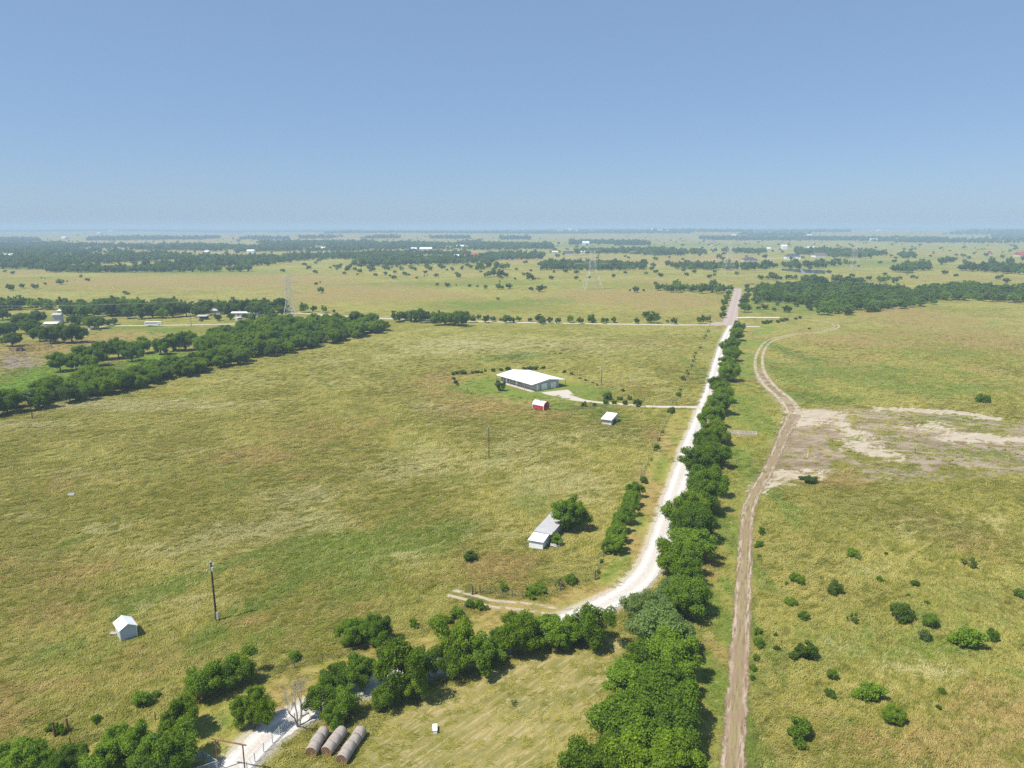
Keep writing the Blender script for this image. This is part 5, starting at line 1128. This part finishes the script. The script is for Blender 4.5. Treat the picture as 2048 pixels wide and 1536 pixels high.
for k, (x, y, lab) in enumerate([(1503,570,'reddish old hay ring on the pasture beyond the paved road'), (1076,558,'reddish feeder on the far scattered-tree pasture')]):
    g = G(x, y); t = empty('hay_feeder', g, 0, lab, 'feeder'); m = MB()
    for q in range(14): a0, a1 = 2*math.pi*q/14, 2*math.pi*(q+1)/14; m.beam((3*math.cos(a0),3*math.sin(a0),1.6),(3*math.cos(a1),3*math.sin(a1),1.6),.12).beam((3*math.cos(a0),3*math.sin(a0),0),(3*math.cos(a0),3*math.sin(a0),1.6),.1)
    m.build('ring', M['rust'], t); MB().beam((0,0,0),(0,0,1.2),1.6,1.2,10).build('hay', M['hay_end'], t)

# far houses: each a thing with wall and roof
gable_house(1502,523,28,16,3.4,4.2,'house with dark hip roof and pale walls left of the big white one','stone_wall','dark_roof',.1,hip=True,windows=5)
gable_house(1586,519,28,18,6.0,4.5,'large white house with dark roof above the pond','white_paint','dark_roof',-.15,hip=True,windows=4)
gable_house(1642,514.5,24,16,4.2,4.5,'brown-roofed white-gabled house right of the large white one','white_paint','brown_roof',.2,windows=4)
for px, py, wp, dep, hw, hr_, wall, roof, lab in [
    (1569,499,10,12,9,4,'white_paint','white_metal','tall white house in the far grove'), (1624,499.5,16,12,5,4,'stone_wall','roof_cream','cream-roofed house in the far grove'), (1538,500,7,10,4,3,'stone_wall','white_metal','tiny white-roofed house left of the far grove'),
    (1110,509.5,12,14,6,2,'stone_wall','roof_cream','beige boxy house at the end of a tan field lane'), (1137,510,20,16,4,5,'stone_wall','dark_roof','dark-roofed house on the tan field ridge'), (1166,508,8,12,5,2,'stone_wall','roof_cream','small beige barn behind the broad pylon'), (1272,508,22,18,3.5,3,'brown_roof','brown_roof','low brown-roofed ranch house in dark trees'),
    (851,501.5,24,26,5,4,'stone_wall','white_metal','wide white-roofed barn on the far green field'), (827,502,11,20,5,4,'white_paint','white_metal','white barn beside the wide white-roofed one'), (843,492.5,9,18,5,4,'white_paint','white_metal','small white building behind the wide barn'), (880,503.5,9,14,4,4,'stone_wall','brown_roof','small pale house right of the wide barn'),
    (947,514,20,18,4,3.5,'red_paint','red_roof','long red barn on the far green field'), (934,515.5,11,14,4,3,'red_paint','red_roof','smaller red barn beside the long one'), (913,516,9,14,4,3,'stone_wall','white_metal','pale shed left of the red barns'),
    (920,496,14,18,5,4,'stone_wall','white_metal','white-roofed house in the far village row'), (967,497,14,18,5,4,'stone_wall','brown_roof','brown-roofed house in the far village row'), (985,497,9,16,5,4,'stone_wall','roof_cream','cream house in the far village row'), (1005,497,13,18,5,4,'stone_wall','brown_roof','brown-roofed house ending the far village row'), (1028,497,10,18,5,4,'stone_wall','roof_cream','cream-roofed house past the far village row'),
    (1172,489.5,13,24,7,5,'white_paint','white_metal','bright white domed barn on the far green rise'), (1091,496.5,12,16,4,3,'red_paint','brown_roof','dark red house in far trees'), (1238,488,9,18,5,4,'stone_wall','white_metal','white building in the far round grove'), (1262,487,9,18,5,4,'stone_wall','white_metal','second white building in the far round grove'),
    (628,502.5,14,16,5,4,'stone_wall','brown_roof','pale house of the far left hamlet'), (603,501,12,16,5,4,'stone_wall','dark_roof','dark-roofed house of the far left hamlet'), (645,500.5,9,16,5,4,'stone_wall','roof_cream','cream house of the far left hamlet'), (682,497.5,11,20,6,3,'white_paint','white_metal','white barn past the far left hamlet'), (697,498,12,20,5,4,'white_paint','white_metal','second white barn past the far left hamlet'),
    (10,515,26,20,6,3,'white_paint','white_metal','long white barn in the far left woods'), (402,533.5,14,14,4,3,'white_paint','white_metal','white-roofed house behind the green strip hedge'), (500,506,14,18,5,3,'white_paint','white_metal','low white barn in the left woods'), (412,508,8,14,5,3,'stone_wall','roof_cream','pale roof in the left woods'), (2046,514,16,18,5,5,'stone_wall','red_roof','red-roofed house among far right groves'),
    (1983,511,6,12,4,3,'stone_wall','red_roof','small pinkish house among far right groves'), (1750,482.5,16,26,6,5,'stone_wall','white_metal','white farm building in the far right tree line'), (1796,482,9,24,7,5,'white_paint','white_metal','boxy white building in the far right tree line'), (1425,491.5,4,20,6,5,'stone_wall','brown_roof','tiny house at the end of a far lane'),
    (1470,473.5,9,40,7,6,'stone_wall','roof_cream','pale roof in the far scattered estate'), (1458,475,7,36,7,6,'stone_wall','brown_roof','brown roof in the far scattered estate'), (1490,474,7,36,7,6,'stone_wall','red_roof','reddish roof in the far scattered estate'), (1620,473,8,36,7,6,'stone_wall','roof_cream','pale house on the far right slope'),
    (195,469,6,60,9,8,'white_paint','white_metal','white speck barn on the far left slope'), (125,479,8,40,8,6,'white_paint','white_metal','white barn before the far left thicket'), (220,478.5,5,36,8,6,'white_paint','white_metal','small white barn behind the far left thicket'), (220,463.5,8,60,9,8,'white_paint','white_metal','white building on the left skyline'), (284,463.2,8,60,9,8,'white_paint','white_metal','second white building on the left skyline'),
    (1118,464.6,14,70,12,6,'white_paint','white_metal','long white works building on the skyline'), (1140,464.2,6,60,26,6,'white_paint','white_metal','tall white silo block on the skyline'), (1160,464.8,16,70,10,6,'white_paint','white_metal','low white works building right of the silo block'), (1185,465,10,60,10,6,'stone_wall','white_metal','pale works building ending the skyline row'), (1226,465.5,5,60,12,6,'white_paint','white_metal','small white block on the skyline'), (1245,466.3,5,60,10,6,'white_paint','white_metal','lone white block past the skyline works'),
    (1302,463.4,10,70,16,8,'white_paint','white_metal','white plant building on the right skyline'), (1320,463.8,12,70,11,6,'white_paint','white_metal','wide white plant building on the right skyline'), (1340,464.2,8,70,9,6,'stone_wall','white_metal','pale plant building ending the right skyline row'), (765,462.5,5,60,9,8,'white_paint','white_metal','white dot farm on the mid skyline'), (1760,463,7,50,8,7,'stone_wall','roof_cream','pale farm below the right ridge')]:
    gable_house(px, py, wp, dep, hw, hr_, lab, wall, roof, 0.0, cat='building' if 'barn' in lab or 'building' in lab or 'block' in lab or 'shed' in lab else 'house')

# ------------------------------------------------------------------ standing grass: lodged clumps scattered over the near pasture (nobody could count it)
def grass():
    m, nt, p = mat_base('grass_blades'); nt.n.remove(p); c, e = pasture_colour(nt, True)
    rnd = nt.new('ShaderNodeObjectInfo').outputs['Random']
    c = nt.mix(nt.math('MULTIPLY', nt.ramp(rnd, .45, 1.0), .34), c, (.60,.52,.21)); c = nt.mix(nt.math('MULTIPLY', nt.ramp(rnd, .4, 0.0), .30), c, (.155,.190,.028))
    d = nt.new('ShaderNodeBsdfDiffuse', {0: c}); t = nt.new('ShaderNodeBsdfTranslucent', {0: c}); mx = nt.new('ShaderNodeMixShader', {0: .3, 1: d.outputs[0], 2: t.outputs[0]})
    nt.l.new(mx.outputs[0], nt.n['Material Output'].inputs[0])
    col = bpy.data.collections.new('grass_clumps')
    for k in range(5):
        rg = random.Random(70+k); v, f = [], []
        for b in range(34):
            x, y = rg.gauss(0,.30), rg.gauss(0,.22); a = rg.gauss(0,.5); L = rg.uniform(.3,.65); wd = rg.uniform(.018,.036); hh = rg.uniform(.10,.26)
            dx, dy = math.cos(a), math.sin(a); px, py = -dy*wd, dx*wd; n = len(v)
            v += [(x-px,y-py,-.02),(x+px,y+py,-.02),(x+dx*L*.45+px,y+dy*L*.45+py,hh),(x+dx*L*.45-px,y+dy*L*.45-py,hh),(x+dx*L,y+dy*L,hh*.55)]; f += [(n,n+1,n+2,n+3),(n+3,n+2,n+4)]
        me = bpy.data.meshes.new('grass_clump'); me.from_pydata(v, [], f); me.materials.append(m); me.update(); col.objects.link(bpy.data.objects.new('grass_clump', me))
    rg = np.random.default_rng(3); pts = []
    for y0, y1, dens in [(62,110,2.6),(110,170,1.6),(170,260,.9),(260,430,.5)]:
        xw = .80*y1 + 8; n = int(2*xw*(y1-y0)*dens); x = rg.uniform(-xw, xw, n); y = rg.uniform(y0, y1, n); ok = np.abs(x) < .76*y + 8; pts.append(np.stack([x[ok], y[ok], np.full(ok.sum(), 1.0 + np.minimum(y1-110, 150)/240)], 1))
    P = np.concatenate(pts); x, y = P[:,0], P[:,1]
    ix = np.clip(np.searchsorted(XS, x), 0, nx-1); iy = np.clip(np.searchsorted(YS, y), 0, ny-1); q = iy*nx + ix
    near = np.full(len(x), 1e9)
    for line, hw in ((ROAD,3.0),(TRACK,2.5),(TRACK2,4.2),(DRIVE,2.2),(TWOTRK,2.2)):
        L_ = np.array(line)
        for a in range(0, len(L_)-1): near = np.minimum(near, np.hypot(x-L_[a,0], y-L_[a,1]) - hw)
    keep = (rg.random(len(x)) > np.clip((y-180)/240, 0, 1)) & (near > 0) & (bare_solid[q] < 0) & (rg.random(len(x)) > .8*short[q]) & ((bare_big[q] < 0) | (rg.random(len(x)) < .08))
    hA = G2(1064,784); keep &= np.hypot(x-hA[0]-2, y-hA[1]-12) > 19
    P = P[keep]; q = q[keep]; x, y = P[:,0], P[:,1]; n = len(P)
    ang = math.radians(30) + .9*np.sin(x*.045+1)*np.sin(y*.05) + .6*np.sin(x*.13+y*.09) + rg.normal(0,.35,n)
    sc = rg.uniform(.75,1.35,n)*P[:,2]; hs = np.minimum(sc*(1-.6*short[q])*rg.uniform(.7,1.1,n), 1.5)
    scatter('pasture_grass', 'lodged wind-combed grass standing over the near pasture', 'grass', np.stack([x, y, np.zeros(n)], 1), np.stack([np.zeros(n), np.zeros(n), ang], 1),
            np.stack([sc, sc, hs], 1), rg.integers(0, 5, n), col, {'lush': lush[q], 'dry': dry[q], 'pale': pale[q], 'short': short[q]})
grass()

# ------------------------------------------------------------------ haze: one box of even pale air round everything
m = bpy.data.materials.new('summer_haze'); m.use_nodes = True; m.node_tree.nodes.clear()
out = m.node_tree.nodes.new('ShaderNodeOutputMaterial'); pv = m.node_tree.nodes.new('ShaderNodeVolumePrincipled')
pv.inputs['Color'].default_value = (.52, .70, .92, 1); pv.inputs['Density'].default_value = 2.5e-4; pv.inputs['Anisotropy'].default_value = 0.0
m.node_tree.links.new(pv.outputs[0], out.inputs['Volume'])
ex = float(max(abs(XS[0]), XS[-1])) + 50
tag(MB().box(-ex, ex, float(YS[0]) - 50, float(YS[-1]) + 50, -2.0, 92.0).build('haze', m), 'pale blue summer haze over the whole plain', 'haze', kind='stuff')
print('max terrain', gz.max())
